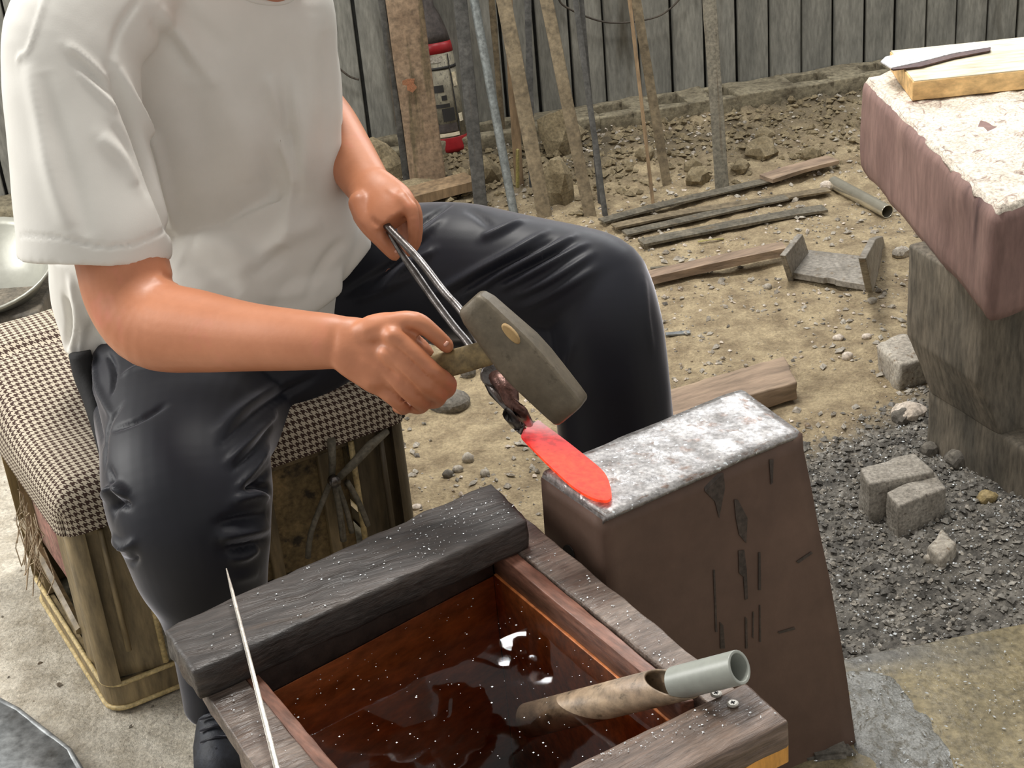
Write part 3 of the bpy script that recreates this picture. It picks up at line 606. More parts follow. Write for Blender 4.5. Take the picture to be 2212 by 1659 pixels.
stone('pebble', 1012, 1000, 28, 26, 15, M['stone'], 'largest pebble of the small cluster by the crate', 'pebble')
stone('pebble', 968, 1032, 26, 20, 16, M['stone_dark'], 'leftmost pebble of the small cluster by the crate', 'pebble')
stone('pebble', 990, 1020, 24, 16, 17, M['stone'], 'middle pebble of the small cluster by the crate', 'pebble')
stone('pebble', 1048, 1030, 22, 18, 18, M['stone'], 'rightmost pinkish pebble of the cluster by the crate', 'pebble')
stone('pebble', 900, 1100, 24, 10, 19, M['stone_pale'], 'thin pale chip beside the black trough plank', 'pebble')
stone('white_pebble', 1832, 778, 26, 20, 20, M['stone_pale'], 'white pebble with a dark underside on open dirt', 'pebble')
stone('pebble', 1812, 735, 26, 12, 21, M['stone_pale'], 'flat pale pebble above the white one', 'pebble')
stone('pebble', 1874, 732, 24, 12, 22, M['stone_pale'], 'small flat pebble left of the bench leg', 'pebble')
stone('pebble', 1660, 625, 20, 14, 23, M['stone'], 'small pebble left below the iron bracket', 'pebble')
stone('pebble', 1885, 655, 22, 14, 24, M['stone'], 'small pebble under the right lug of the bracket', 'pebble')
stone('flat_stone', 1948, 556, 40, 26, 25, M['stone'], 'grey flat stone at the left edge of the bench leg')
stone('round_rock', 1212, 440, 66, 130, 26, M['rub'], 'tall pale rock between the leaning brown bars', 'rock', sink=.3)
stone('boulder', 1215, 335, 92, 110, 27, M['rub'], 'dark rounded boulder behind the tall pale rock', 'rock', sink=.2)
stone('boulder', 1052, 395, 80, 60, 28, M['rub'], 'low dark boulder right of the brown post foot', 'rock')
stone('boulder', 815, 385, 110, 90, 29, M['rub'], 'big dark boulder left of the brown post', 'rock')
stone('boulder', 880, 435, 150, 30, 39, M['rub'], 'long dark rock in front of the brown post foot', 'rock')
stone('rubble_stone', 1510, 400, 50, 44, 30, M['rub'], 'angular stone left of the lone bar', 'rock')
stone('rubble_stone', 1650, 345, 70, 48, 31, M['rub'], 'largest angular stone of the rubble by the kerb', 'rock')
stone('rubble_stone', 1752, 348, 44, 38, 32, M['rub'], 'right angular stone of the rubble by the kerb', 'rock')
stone('rubble_stone', 1655, 300, 40, 24, 33, M['rub'], 'small stone on top of the rubble by the kerb', 'rock')
stone('rubble_stone', 1500, 378, 44, 40, 34, M['rub'], 'grey stone just behind the angular stone at the lone bar', 'rock')
stone('rubble_stone', 1600, 372, 40, 30, 35, M['rub'], 'dark rubble stone right of the lone bar', 'rock')
stone('rubble_stone', 1395, 345, 44, 30, 36, M['rub'], 'dark rubble stone between two leaning bars', 'rock')
stone('plaster_lump', 1790, 412, 34, 26, 37, M['stone_pale'], 'pale yellowish lump at the far end of the bright tube', 'lump')
stone('dark_lump', 1795, 1662, 120, 60, 38, M['stone_dark'], 'dark lump added for the black gap at the foot of the anvil block', 'lump', boxy=.5)  # dark rock added where a black gap shows under the anvil
stone('slate_chip', 2010, 1215, 28, 20, 41, M['stone'], 'tiny grey chip touching the small square stone', 'pebble')
stone('cinder_lump', 2010, 985, 40, 34, 42, M['stone_dark'], 'cinder lump at the corner of the bench leg')
stone('cinder_lump', 2075, 1010, 60, 44, 43, M['stone_dark'], 'dark cinder heap lump between the block and the leg')
# broken block: two joined steps
bk_ = thing('broken_block', G(1960, 1150), 'broken sooty grey block with a stepped side in the cinders', 'block')
def blk(pixtop, z, th, nm, seed, m=M['brickstone']):
    pts = [P(*q, z) for q in pixtop]; me_ = worn(MB().hexa([V((p.x, p.y, z - th)) for p in pts], pts), 0, .004, 22, seed, .004, .02)
    return link(nm, me_, m, bk_, smooth=True)
blk([(1913, 1062), (1942, 1092), (2045, 1052), (2018, 1018)], .085, .085, 'front_half', 1)
blk([(1857, 1010), (1878, 1045), (2018, 1018), (1975, 975)], .098, .098, 'rear_half', 2)
# ------------------------------------------------------------------ scattered loose matter
def scatter(name, sets, test, label, cat, seed, flat=.6, box=(-1.2, 1.7, 1.7, 5.2)):
    rnd = random.Random(seed); b = MB(); mi = []
    for si, (n, rmin, rmax, m, raise_) in enumerate(sets):
        k = 0; tries = 0
        while k < n and tries < n * 60:
            tries += 1; x = rnd.uniform(box[0], box[1]); y = rnd.uniform(box[2], box[3])
            if rnd.random() > test(x, y): continue
            r = rmin + (rmax - rmin) * rnd.random() ** 2.6; z = gz(x, y) + r * .25 + raise_; c_ = V((x, y, z)); a = rnd.uniform(0, PI)
            ux = V((math.cos(a), math.sin(a), rnd.uniform(-.3, .3))) * r; uy = V((-math.sin(a), math.cos(a), rnd.uniform(-.3, .3))) * r * rnd.uniform(.45, .9); uz = V((rnd.uniform(-.2, .2), rnd.uniform(-.2, .2), 1)) * r * flat * rnd.uniform(.5, 1.1)
            j = [rnd.uniform(.7, 1.2) for _ in range(6)]
            b.add([c_ + ux * j[0], c_ + uy * j[1], c_ - ux * j[2], c_ - uy * j[3], c_ + uz * j[4] + ux * .2, c_ + uz * j[4] - ux * .3 + uy * .2, c_ - uz],
                  [(0, 1, 4), (1, 5, 4), (1, 2, 5), (2, 3, 5), (3, 4, 5), (3, 0, 4), (1, 0, 6), (2, 1, 6), (3, 2, 6), (0, 3, 6)]); k += 1; mi += [si] * 10
    me_ = mesh(b)
    o = link(name, me_, None, origin=V((0, 0, 0)))
    for q in sets: me_.materials.append(q[3])
    me_.polygons.foreach_set('material_index', mi); o['kind'] = 'stuff'; o['label'] = label; o['category'] = cat
inslab = lambda x, y: (V((x, y, 0)) - SLA).dot(SLN) * (1 if SLN.y < 0 else -1) > -.01
dry = lambda x, y: (1 - soot(x, y)) * (1 - .9 * conc(x, y)) * (0 if (V((x, y, 0)) - W0).dot(WN) < .18 else 1) * (0 if inslab(x, y) and x > .3 else 1) * sm(-.25, .25, nz((x, y, 0), 4) + .15)
wet = lambda x, y: soot(x, y) * (0 if inslab(x, y) else 1)
rub = lambda x, y: sm(.9, .35, (V((x, y, 0)) - W0).dot(WN)) * (0 if (V((x, y, 0)) - W0).dot(WN) < .2 else 1)
M['cinder'] = mat('soot_cinder', (78, 75, 71), (150, 146, 138), 9, .6, .1, .5, 60, grain=.6)
M['flake'] = mat('bright_scale', (214, 222, 226), (240, 244, 246), 30, .3, .4, 0, grain=0)
scatter('gravel', [(3800, .003, .015, M['stone'], 0), (1700, .002, .009, M['stone_pale'], 0), (1200, .003, .010, M['stone_dark'], 0)], dry, 'loose beige and grey gravel strewn over the dirt floor', 'gravel', 1)
scatter('cinders', [(9000, .003, .013, M['cinder'], 0), (5500, .002, .009, M['brickstone'], 0), (3200, .0012, .0042, M['flake'], .005)], wet, 'black cinders with bright metal flakes heaped by the anvil', 'cinders', 4, box=(.35, 1.5, 1.9, 3.4))
scatter('rubble', [(2600, .005, .024, M['rub'], 0)], rub, 'broken rubble heaped below the kerb', 'rubble', 6, box=(-1, 1.6, 4, 5.4))
rs = random.Random(3); b = MB()
for _ in range(240):
    p = P(rs.uniform(1760, 2212), rs.uniform(1380, 1659), .027)
    if not inslab(p.x, p.y): continue
    r = .0012 + .003 * rs.random() ** 3; a = rs.uniform(0, PI); ux = V((math.cos(a), math.sin(a), .1)) * r; uy = V((-math.sin(a), math.cos(a), 0)) * r * .5
    b.add([p + ux, p + uy, p - ux, p - uy, p + V((0, 0, r * .5))], [(0, 1, 4), (1, 2, 4), (2, 3, 4), (3, 0, 4), (3, 2, 1, 0)])
o = link('slab_flakes', mesh(b), M['flake']); o['kind'] = 'stuff'; o['label'] = 'bright metal flakes on the stained concrete slab'; o['category'] = 'flakes'
# ------------------------------------------------------------------ bench at right
bt = .65; Lc, Nc = P(1858, 168, bt), P(2150, 457, bt); rd = (P(2212, 440, bt) - Nc).normalized()
zb = Q(1857, 375, Lc.y).z; zb2 = Q(2132, 690, Nc.y + .01).z; zb = (zb + zb2) / 2
bench = thing('work_bench', V((Lc.x + .3, (Lc.y + Nc.y) / 2, 0)), 'heavy reddish timber bench slab dusted white, on a stepped sooty support', 'bench')
top = [Nc, Nc + rd * .9, Lc + rd * .9, Lc]
link('bench_slab', worn(MB().hexa([V((p.x, p.y, zb)) for p in top], [p - V((0, 0, .004)) for p in top]), 0, .006, 7, 4, .022, .03), M['bench_top'], bench, smooth=True)
du = link('dust_layer', worn(MB().hexa([p - V((0, 0, .012)) - (p - (Nc + Lc + rd * .9) / 2).normalized() * .008 for p in top], [p + V((0, 0, .003)) - (p - (Nc + Lc + rd * .9) / 2).normalized() * .02 for p in top]), 0, .006, 30, 6, .004, .014), M['dust'], bench, smooth=True)
du['kind'] = 'stuff'
f0, f1 = P(2000, 960, 0), P(2190, 1087, 0); fd = (f1 - f0).normalized(); rd2 = V((-fd.y, fd.x, 0)); rd2 = rd2 if rd2.x > 0 else -rd2
z1 = Q(2000, 842, f0.y).z; z2 = Q(1955, 722, f0.y + .04).z
f0u = Q(1955, 722, f0.y + .04); f0u.z = 0; nu = Q(2112, 870, f1.y + .05); nu.z = 0
zt = zb + .01
def at(p, z): return V((p.x, p.y, z))
q = [f0, f0 + fd * .55, f0 + fd * .55 + rd2 * .5, f0 + rd2 * .5]
link('lower_timber', worn(MB().hexa([at(p, -.03) for p in q], [at(p, z1) for p in q]), 0, .004, 9, 9, .008, .03), M['support'], bench, smooth=True)
fu = (nu - f0u).normalized(); ln = (nu - f0u).length; r3 = V((-fu.y, fu.x, 0)); r3 = r3 if r3.x > 0 else -r3
q1 = [f0u, f0u + fu * ln, f0u + fu * ln + r3 * .5, f0u + r3 * .5]; q0 = [f0 + fd * .01, f0 + fd * (ln - .03), f0 + fd * (ln - .03) + rd2 * .45, f0 + rd2 * .45]
link('upper_timber', worn(MB().rings([[at(p, z1 - .005) for p in q0], [at(p, z2) for p in q1], [at(p, zt) for p in q1]]), 0, .004, 9, 12, .006, .03), M['support'], bench, smooth=True)
# plank and blade on the bench
pz = bt + .048; a, b_, c_ = P(1972, 176, pz), P(1922, 110, pz), P(2212, 151, pz); rp = (c_ - a).normalized()
pl = thing('yellow_plank', V((a.x + .2, a.y + .1, bt)), 'yellow pine plank lying on the dusty bench slab', 'plank')
tp = [a, a + rp * .55, b_ + rp * .55, b_]
link('plank_body', worn(MB().hexa([p - V((0, 0, .042)) for p in tp], [p - V((0, 0, .0015)) for p in tp]), 0, .001, 12, 3, .002, .05), M['plank_new'], pl, smooth=True)
ci = sum(tp, V((0, 0, 0))) / 4
obj('plank_face', MB().prism([p + (ci - p) * .01 - V((0, 0, .0015)) for p in tp], V((0, 0, .002))), M['plank_top'], pl)
bz = pz + .004
kb_ = thing('forged_blade', P(2000, 130, pz), 'unfinished bright blade lying across the yellow plank', 'blade')
pts = [P(*q, bz) for q in [(1902, 136), (1912, 126), (1940, 119), (2020, 108), (2105, 94), (2140, 105), (2060, 118), (1990, 136), (1925, 150)]]
obj('blade_body', MB().prism(pts, V((0, 0, .004))), M['steel_blade'], kb_, bevel=.001)
e1 = [P(*q, bz - .0005) for q in [(1925, 151), (1990, 137), (2060, 119), (2140, 105), (2139, 112), (2060, 127), (1990, 146), (1930, 153)]]
obj('dark_edge', MB().prism(e1, V((0, 0, .003))), M['steel_dark_edge'], kb_)
# ------------------------------------------------------------------ anvil block
az = .55
anv = thing('anvil_block', V((.27, 1.9, 0)), 'massive brown steel anvil block with a bright hammered top', 'anvil')
BL, FL_, FR, BR = P(1176, 1012, az), P(1316, 1112, az), P(1733, 929, az), P(1600, 835, az)
ml, mf = P(1170, 1040, az - .02), P(1300, 1132, az - .02)
ml.z = mf.z = az - .016
gFR = P(1856, 1632, 0); gFL = V((.107, 1.752, 0)); gBR = gFR + (BR - FR) * 1.0; gBL = V((.02, 1.93, 0)); 
for p in (gFR, gBR, gBL, gFL): p.z = -.01
def lerp(a, b, t): return a + (b - a) * t
RR = []
for z in (0, .15, .3, .45, .6, .75, .9, .965):
    k = z
    bot = [gFL, gFR, gBR, gBL]; tpp = [V((mf.x, mf.y, az - .016)), V((FR.x, FR.y, az - .012)), V((BR.x, BR.y, az - .012)), V((ml.x, ml.y, az - .016))]
    r = [lerp(x, y, k) for x, y in zip(bot, tpp)]
    bulge = .004 * math.sin(z * PI * 1.2); r[1] += V((bulge, -bulge * .3, 0)); r[2] += V((bulge, bulge, 0)); RR.append(r)
RR.append([V((mf.x, mf.y, az - .014)), V((FR.x, FR.y, az - .006)), V((BR.x, BR.y, az - .006)), V((ml.x, ml.y, az - .014))])
abo = link('anvil_body', worn(MB().rings(RR), 0, .0018, 5, 2, 0, .03), M['anvil_side'], anv, smooth=True)
mb = MB(); N_ = 26
rows = []
for t in np.linspace(0, 1, 14):
    a0 = lerp(mf, ml, t); a1 = lerp(FL_, BL, t); a2 = lerp(FR, BR, t); row = [a0, lerp(a0, a1, .5) + V((0, 0, .001))]
    for s_ in np.linspace(0, 1, N_): 
        p = lerp(a1, a2, s_); p.z = az + .002 * math.sin(s_ * PI) - .004 * max(0, s_ - .88) / .12 + nz(p, 16) * .0018 + nz(p, 45) * .0008 - (.003 if t in (0., 1.) else 0); row.append(p)
    rows.append(row)
nn = len(rows[0]); bot = [[p - V((0, 0, .006)) for p in r] for r in rows]; vs = [p for r in rows for p in r] + [p for r in bot for p in r]; o_ = nn * len(rows); fs = []
for i in range(len(rows) - 1):
    for j in range(nn - 1):
        q = (i * nn + j, i * nn + j + 1, (i + 1) * nn + j + 1, (i + 1) * nn + j); fs += [q, tuple(x + o_ for x in q[::-1])]
for j in range(nn - 1):
    for i in (0, len(rows) - 1): fs.append((i * nn + j, i * nn + j + 1, i * nn + j + 1 + o_, i * nn + j + o_))
for i in range(len(rows) - 1):
    for j in (0, nn - 1): fs.append((i * nn + j, (i + 1) * nn + j, (i + 1) * nn + j + o_, i * nn + j + o_))
obj('anvil_face', MB().add(vs, fs), M['anvil_face'], anv, smooth=True, label='bright hammered striking face')
# dark streaks on the broad side
pn = (FR - mf).cross(gFL - mf).normalized()
if pn.y > 0: pn = -pn
def on(x, y, pl_p, n, off):
    d = ray(x, y); k = (pl_p + n * off - CAMP).dot(n) / d.dot(n); return CAMP + d * k
from mathutils.bvhtree import BVHTree as _B
abv = _B.FromPolygons([tuple(v.co + abo.location + anv.location) for v in abo.data.vertices], [tuple(p.vertices) for p in abo.data.polygons])
mb = MB()
for poly in [[(1145, 620), (1275, 610), (1285, 700), (1250, 880), (1225, 780), (1165, 720)], [(1550, 530), (1575, 530), (1570, 670), (1558, 680)], [(1340, 770), (1362, 770), (1420, 880), (1412, 1030), (1370, 980), (1350, 880)], [(1365, 1075), (1400, 1070), (1415, 1190), (1422, 1360), (1405, 1370), (1395, 1230), (1370, 1210)], [(1485, 1085), (1497, 1085), (1500, 1310), (1485, 1310)], [(1215, 1190), (1225, 1190), (1240, 1560), (1228, 1560)], [(1255, 1500), (1275, 1520), (1285, 1659), (1258, 1659)], [(1405, 1470), (1418, 1480), (1420, 1659), (1408, 1659)], [(1450, 1440), (1458, 1440), (1455, 1600), (1448, 1590)], [(1490, 1400), (1497, 1400), (1500, 1620), (1490, 1620)], [(1600, 1560), (1700, 1530), (1705, 1545), (1610, 1570)], [(1710, 1140), (1800, 1080), (1810, 1090), (1725, 1150)]]:
    hs_ = [abv.ray_cast(CAMP, ray(1100 + x / 2.765, 800 + y / 2.765))[0] for x, y in poly]
    if any(h is None for h in hs_): continue
    cen = sum(hs_, V((0, 0, 0))) / len(hs_); cx_ = [sum(p[0] for p in poly) / len(poly), sum(p[1] for p in poly) / len(poly)]
    mb.prism([h + pn * .0012 for h in hs_], pn * .0005)
o = obj('streaks', mb, M['stain'], anv); o['kind'] = 'stuff'
en = (ml - mf).cross(gFL - mf).normalized(); en = en if en.x < 0 else -en
obj('side_hole', MB().prism([on(1228 + 13 * math.cos(t) + 3 * math.sin(t), 1200 + 24 * math.sin(t), mf, en, .001) for t in np.linspace(0, 2 * PI, 13)[:-1]], en * .001), M['ext_black'], anv)
# ------------------------------------------------------------------ glowing blade
hb = thing('glowing_blade', P(1230, 1010, az), 'red-hot knife blade held on the corner of the anvil', 'blade')
out = [(1126, 946), (1132, 933)] + [tuple(q) for q in catmull([(1163, 912), (1212, 948), (1263, 988), (1306, 1026), (1320, 1062), (1319, 1082), (1302, 1086), (1274, 1078), (1234, 1053), (1187, 1010), (1154, 977), (1128, 950)], 4)]
def hz(x, y): t = (1318 - x) / 190; return az + .006 + .016 * max(0, t)
tp = [P(x, y, hz(x, y)) for x, y in out]
b = bmesh.new(); vt = [b.verts.new(p + V((0, 0, .004))) for p in tp]; vb = [b.verts.new(p) for p in tp]; b.faces.new(vt); b.faces.new(vb[::-1])
for i in range(len(tp)): b.faces.new((vb[i], vb[(i + 1) % len(tp)], vt[(i + 1) % len(tp)], vt[i]))
bmesh.ops.recalc_face_normals(b, faces=b.faces); bmesh.ops.triangulate(b, faces=[f for f in b.faces if len(f.verts) > 4])
for _ in range(3):
    es = [e for e in b.edges if e.calc_length() > .006]
    if es: bmesh.ops.subdivide_edges(b, edges=es, cuts=1)
bmesh.ops.triangulate(b, faces=b.faces)
me = bpy.data.meshes.new('b'); b.to_mesh(me); b.free(); at_ = me.attributes.new('hotness', 'FLOAT', 'POINT')
p0, p1 = P(1136, 932, az), P(1300, 1070, az); d = p1 - p0; wdir = V((-d.y, d.x, 0)).normalized()
vals = []
for v in me.vertices:
    t = (v.co - p0).dot(d) / d.dot(d); sd = (v.co - p0).dot(wdir) / .02; vals.append(max(0.0, min(1.0, .12 + 1.5 * t - .9 * t * max(0, t - .55) - .10 * sd + .06 * nz(v.co, 60))))
at_.data.foreach_set('value', vals); link('blade_body', me, M['hot'], hb, smooth=False)
# ------------------------------------------------------------------ quench trough
tz = .475; bzp = .52
tr = thing('quench_trough', V((-.1, 1.55, 0)), 'dark wet wooden quench trough full of brown water', 'trough')
bq = [P(418, 1452, bzp), P(1141, 1124, bzp), P(1062, 1038, bzp), P(352, 1358, bzp)]
slab('top_board', bq, .047, M['trough'], tr, amp=.0035, bev=.006, maxlen=.018, label='sooty black board along the back')
slab('rim_board', [P(1092, 1170, tz), P(1580, 1560, tz), P(1640, 1530, tz), P(1112, 1100, tz)], .03, M['trough_side'], tr, amp=.002, bev=.003, seed=2)
slab('rim_board', [P(428, 1473, tz), P(590, 1720, tz), P(742, 1720, tz), P(515, 1445, tz)], .03, M['trough_side'], tr, amp=.002, bev=.003, seed=5)
fz = .5
slab('rim_board', [P(1120, 1840, fz), P(1704, 1556, fz), P(1610, 1475, fz), P(1040, 1748, fz)], .038, M['trough_front'], tr, amp=.0015, bev=.004, maxlen=.018, seed=8, label='grained front board with screws')
lz = tz - .003
slab('liner', [P(1061, 1185, lz), P(1470, 1520, lz), P(1500, 1512, lz), P(1088, 1170, lz)], .04, M['liner'], tr, amp=.0012, bev=.002)
slab('liner', [P(527, 1462, lz), P(742, 1728, lz), P(790, 1728, lz), P(552, 1448, lz)], .04, M['liner'], tr, amp=.0012, bev=.002, seed=4)
IL, IR, fR = P(553, 1447, tz), P(1060, 1186, tz), P(1404, 1468, tz); fR = IR + (fR - IR) * 1.12; fL = IL + (P(788, 1725, tz) - IL) * 1.0
gl = P(1040, 1748, fz); gr = P(1610, 1475, fz); fdir = (gr - gl).normalized()
def isect(a, d1, b, d2):
    den = d1.x * d2.y - d1.y * d2.x; t = ((b.x - a.x) * d2.y - (b.y - a.y) * d2.x) / den; return a + d1 * t
fR = isect(IR, (fR - IR), gl - V((0, .012, 0)), fdir); fL = isect(IL, (fL - IL), gl - V((0, .012, 0)), fdir)
for p in (IL, IR, fR, fL): p.z = 0
cc = (IL + IR + fR + fL) / 4
def wall(a, b_, th, z0, z1, m, ext=.0, lab=None):
    d = (b_ - a).normalized(); n = V((d.y, -d.x, 0)); n = n if n.dot(a - cc) > 0 else -n
    a, b_ = a - d * ext, b_ + d * ext
    zw = .430
    if z1 > zw + .004:
        mb = MB().hexa([at(a, zw), at(b_, zw), at(b_ + n * th, zw), at(a + n * th, zw)], [at(a, z1), at(b_, z1), at(b_ + n * th, z1), at(a + n * th, z1)])
        link('tank_wall', worn(mb, 0, .001, 12, 3, .001, .06), M['wet_shade'], tr, smooth=True, label='wet board above the water line, blackened by painted shade'); z1 = zw
    mb = MB().hexa([at(a, z0), at(b_, z0), at(b_ + n * th, z0), at(a + n * th, z0)], [at(a, z1), at(b_, z1), at(b_ + n * th, z1), at(a + n * th, z1)])
    return link('tank_wall', worn(mb, 0, .001, 12, 3, .002, .06), m, tr, smooth=True, label=lab)
wall(IL, IR, .02, .06, tz - .002, M['tank_in'])
wall(IR, fR, .02, .06, tz - .042, M['tank_in']); wall(fR, fL, .02, .06, tz - .014, M['tank_in']); wall(fL, IL, .02, .06, tz - .042, M['tank_in'])
co_ = [p + (p - cc).normalized() * .05 for p in (IL, IR, fR, fL)]
for i, (a, b_) in enumerate(zip(co_, co_[1:] + co_[:1])): 
    z1_ = tz - .031 if i != 2 else fz - .04
    d = (b_ - a).normalized(); n = V((d.y, -d.x, 0)); n = -n if n.dot(a - cc) > 0 else n
    link('outer_board', worn(MB().hexa([at(a, 0), at(b_, 0), at(b_ + n * .018, 0), at(a + n * .018, 0)], [at(a, z1_), at(b_, z1_), at(b_ + n * .018, z1_), at(a + n * .018, z1_)]), 0, .001, 10, i, .002, .06), M['trough_side'], tr, smooth=True)
obj('tank_bottom', MB().prism([at(p, .05) for p in (IL, IR, fR, fL)], V((0, 0, .02))), M['tank_floor'], tr)
wz = .432
wat = [p + (p - cc).normalized() * .004 for p in (IL, IR, fR, fL)]
wo = obj('water', MB().prism([at(p, .068) for p in wat], V((0, 0, wz - .068))), M['water'], tr); wo['label'] = 'brown murky water'
# wet scum line and floating specks
rs = random.Random(5); mb = MB()
for _ in range(260):
    u_, v_ = rs.random(), rs.random(); p = at(lerp(lerp(IL, IR, u_), lerp(fL, fR, u_), v_ * .95 + .02), wz + .0004); r = .0005 + .0013 * rs.random() ** 3
    mb.add([p + V((r, 0, 0)), p + V((0, r, 0)), p - V((r, 0, 0)), p - V((0, r, 0))], [(0, 1, 2, 3)])
o = obj('floating_specks', mb, M['flake'], tr); o['kind'] = 'stuff'
mb = MB()
for (q, z, n) in ((bq, bzp, 330), ([P(1092, 1170, tz), P(1440, 1450, tz), P(1490, 1420, tz), P(1130, 1130, tz)], tz, 120), ([P(1260, 1659, fz), P(1690, 1550, fz), P(1600, 1485, fz), P(1300, 1630, fz)], fz, 160), ([P(440, 1480, tz), P(600, 1700, tz), P(650, 1659, tz), P(500, 1460, tz)], tz, 30)):
    for _ in range(n):
        u_, v_ = rs.random() ** (.45 if z == bzp else 1), rs.random(); p = lerp(lerp(q[0], q[1], u_), lerp(q[3], q[2], u_), .06 + .88 * v_); p = at(p, z + .002); r = .0004 + .0016 * rs.random() ** 3; a = rs.uniform(0, 6)
        ux = V((math.cos(a), math.sin(a), rs.uniform(-.3, .3))) * r; uy = V((-math.sin(a), math.cos(a), rs.uniform(-.3, .3))) * r * .7
        mb.add([p + ux, p + uy, p - ux, p - uy, p + V((0, 0, r * .6))], [(0, 1, 4), (1, 2, 4), (2, 3, 4), (3, 0, 4)])
o = obj('metal_flakes', mb, M['flake'], tr); o['kind'] = 'stuff'
for x, y in ((1547, 1500), (1583, 1521)):
    p = P(x, y, fz + .001); s_ = obj('screw', MB().tube([p, p + V((0, 0, .0018)), p + V((0, 0, .0026))], [.0068, .0068, .005], 14), M['screw'], tr)
    for a in (.4, .4 + PI / 2):
        dx = V((math.cos(a), math.sin(a), 0)) * .0028; dy = V((-math.sin(a), math.cos(a), 0)) * .0007
        obj('cross_slot', MB().prism([p + dx + dy + V((0, 0, .0027)), p - dx + dy + V((0, 0, .0027)), p - dx - dy + V((0, 0, .0027)), p + dx - dy + V((0, 0, .0027))], V((0, 0, .0003))), M['ext_black'], s_)
yp = [P(1612, 1640, fz - .042), P(1704, 1594, fz - .042), P(1690, 1575, fz - .042), P(1600, 1620, fz - .042)]
obj('yellow_batten', MB().prism([p - V((0, 0, .036)) for p in yp], V((0, 0, .036))), M['yellow_block'], tr, bevel=.0015, label='clean yellow wood batten under the front board')
# ------------------------------------------------------------------ pipe in the trough
E1, W1_ = P(1598, 1441, .555), P(1300, 1516, wz + .012); d = (W1_ - E1).normalized(); k = 38 * mpp(E1)
pp = thing('pipe_ladle', (E1 + W1_) / 2 - V((0, 0, .03)), 'cut grey pipe pushed into a stained pipe, resting in the water', 'pipe')
s = d.cross(V((0, 0, 1))).normalized(); up = s.cross(d).normalized(); up = up if up.z > 0 else -up
n = 28
def cr(c_, r, slant=0): return [c_ + (s * math.cos(2 * PI * j / n) + up * math.sin(2 * PI * j / n)) * r + d * slant * math.sin(2 * PI * j / n) for j in range(n)]
Ln = (W1_ - E1).length
obj('grey_pipe', MB().rings([cr(E1, k), cr(E1 + d * Ln * .45, k), cr(E1 + d * Ln * .45, k * .8), cr(E1, k * .8)], closed=True), M['pvc'], pp, smooth=True, bevel=.001, label='clean grey plastic end')
r2 = k * 1.12; c0 = E1 + d * Ln * .47
obj('stained_pipe', MB().rings([cr(c0, r2, .028), cr(E1 + d * Ln * 1.35, r2), cr(E1 + d * Ln * 1.6, r2), cr(E1 + d * Ln * 1.6, r2 * .86), cr(c0, r2 * .86, .028)], closed=True), M['pipe_old'], pp, smooth=True, label='brown stained lower pipe')
# ------------------------------------------------------------------ thin rod leaning over the trough
ra, rb = Q(489, 1228, 1.735), Q(606, 1690, 1.37)
rod = obj('thin_file', MB().tube([ra, lerp(ra, rb, .12), lerp(ra, rb, .5), rb], [.0011, .0026, .0034, .0042], 6, flat=.5), M['steel_rod'], bevel=.0004); setp(rod, 'thin pointed steel strip leaning over the left end of the trough', 'steel strip')
# ------------------------------------------------------------------ crate stool with cushion
U = V((.875, .484, 0)).normalized(); W = V((-U.y, U.x, 0)); O = V((-.742, 2.168, 0)); UL, WL, CH = .625, .47, .375
def cp(u_, v_, z): return O + U * u_ + W * v_ + V((0, 0, z))
st = thing('crate_stool', cp(UL / 2, WL / 2, 0), 'dirty olive crate used as a stool under a checked cushion', 'stool')
def bx(name, u0, u1, v0, v1, z0, z1, m, bev=.004, par=st, amp=.001, ml=.04, **k):
    mb = MB().hexa([cp(u0, v0, z0), cp(u1, v0, z0), cp(u1, v1, z0), cp(u0, v1, z0)], [cp(u0, v0, z1), cp(u1, v0, z1), cp(u1, v1, z1), cp(u0, v1, z1)])
    return link(name, worn(mb, 0, amp, 12, u0, min(bev, (u1 - u0) * .3, (v1 - v0) * .3, (z1 - z0) * .3), ml), m, par, smooth=True, **k)
def post(u, v, du, dv, rib=True):
    """corner post: a rounded hollow-looking angle with a vertical rib"""
    R = []
    for z in (.06, .2, CH - .004):
        ring = []
        for t in np.linspace(0, 1, 13):
            a = t * PI / 2; rad = .03
            ring.append(cp(u + du * rad * (1 - math.sin(a)), v + dv * rad * (1 - math.cos(a)), z))
        ring = [cp(u + du * .11, v + dv * .004, z)] + ring[::-1] + [cp(u + du * .004, v + dv * .11, z), cp(u + du * .02, v + dv * .11, z), cp(u + du * .025, v + dv * .03, z), cp(u + du * .11, v + dv * .02, z)]
        ring = [p for p in ring]; R.append(ring)
    p_ = obj('corner_post', MB().rings(R), M['crate'], st, bevel=.003)
    if rib:
        for uu in (.055, .112):
            obj('rib', MB().tube([cp(u + du * uu, v, .07 + (.05 if uu < .1 else 0)), cp(u + du * uu, v, CH - .012)], .0055, 8), M['crate' if uu < .1 else 'crate_edge'], p_, smooth=True)
post(0, 0, 1, 1); post(UL, 0, -1, 1); post(0, WL, 1, -1, False); post(UL, WL, -1, -1, False)
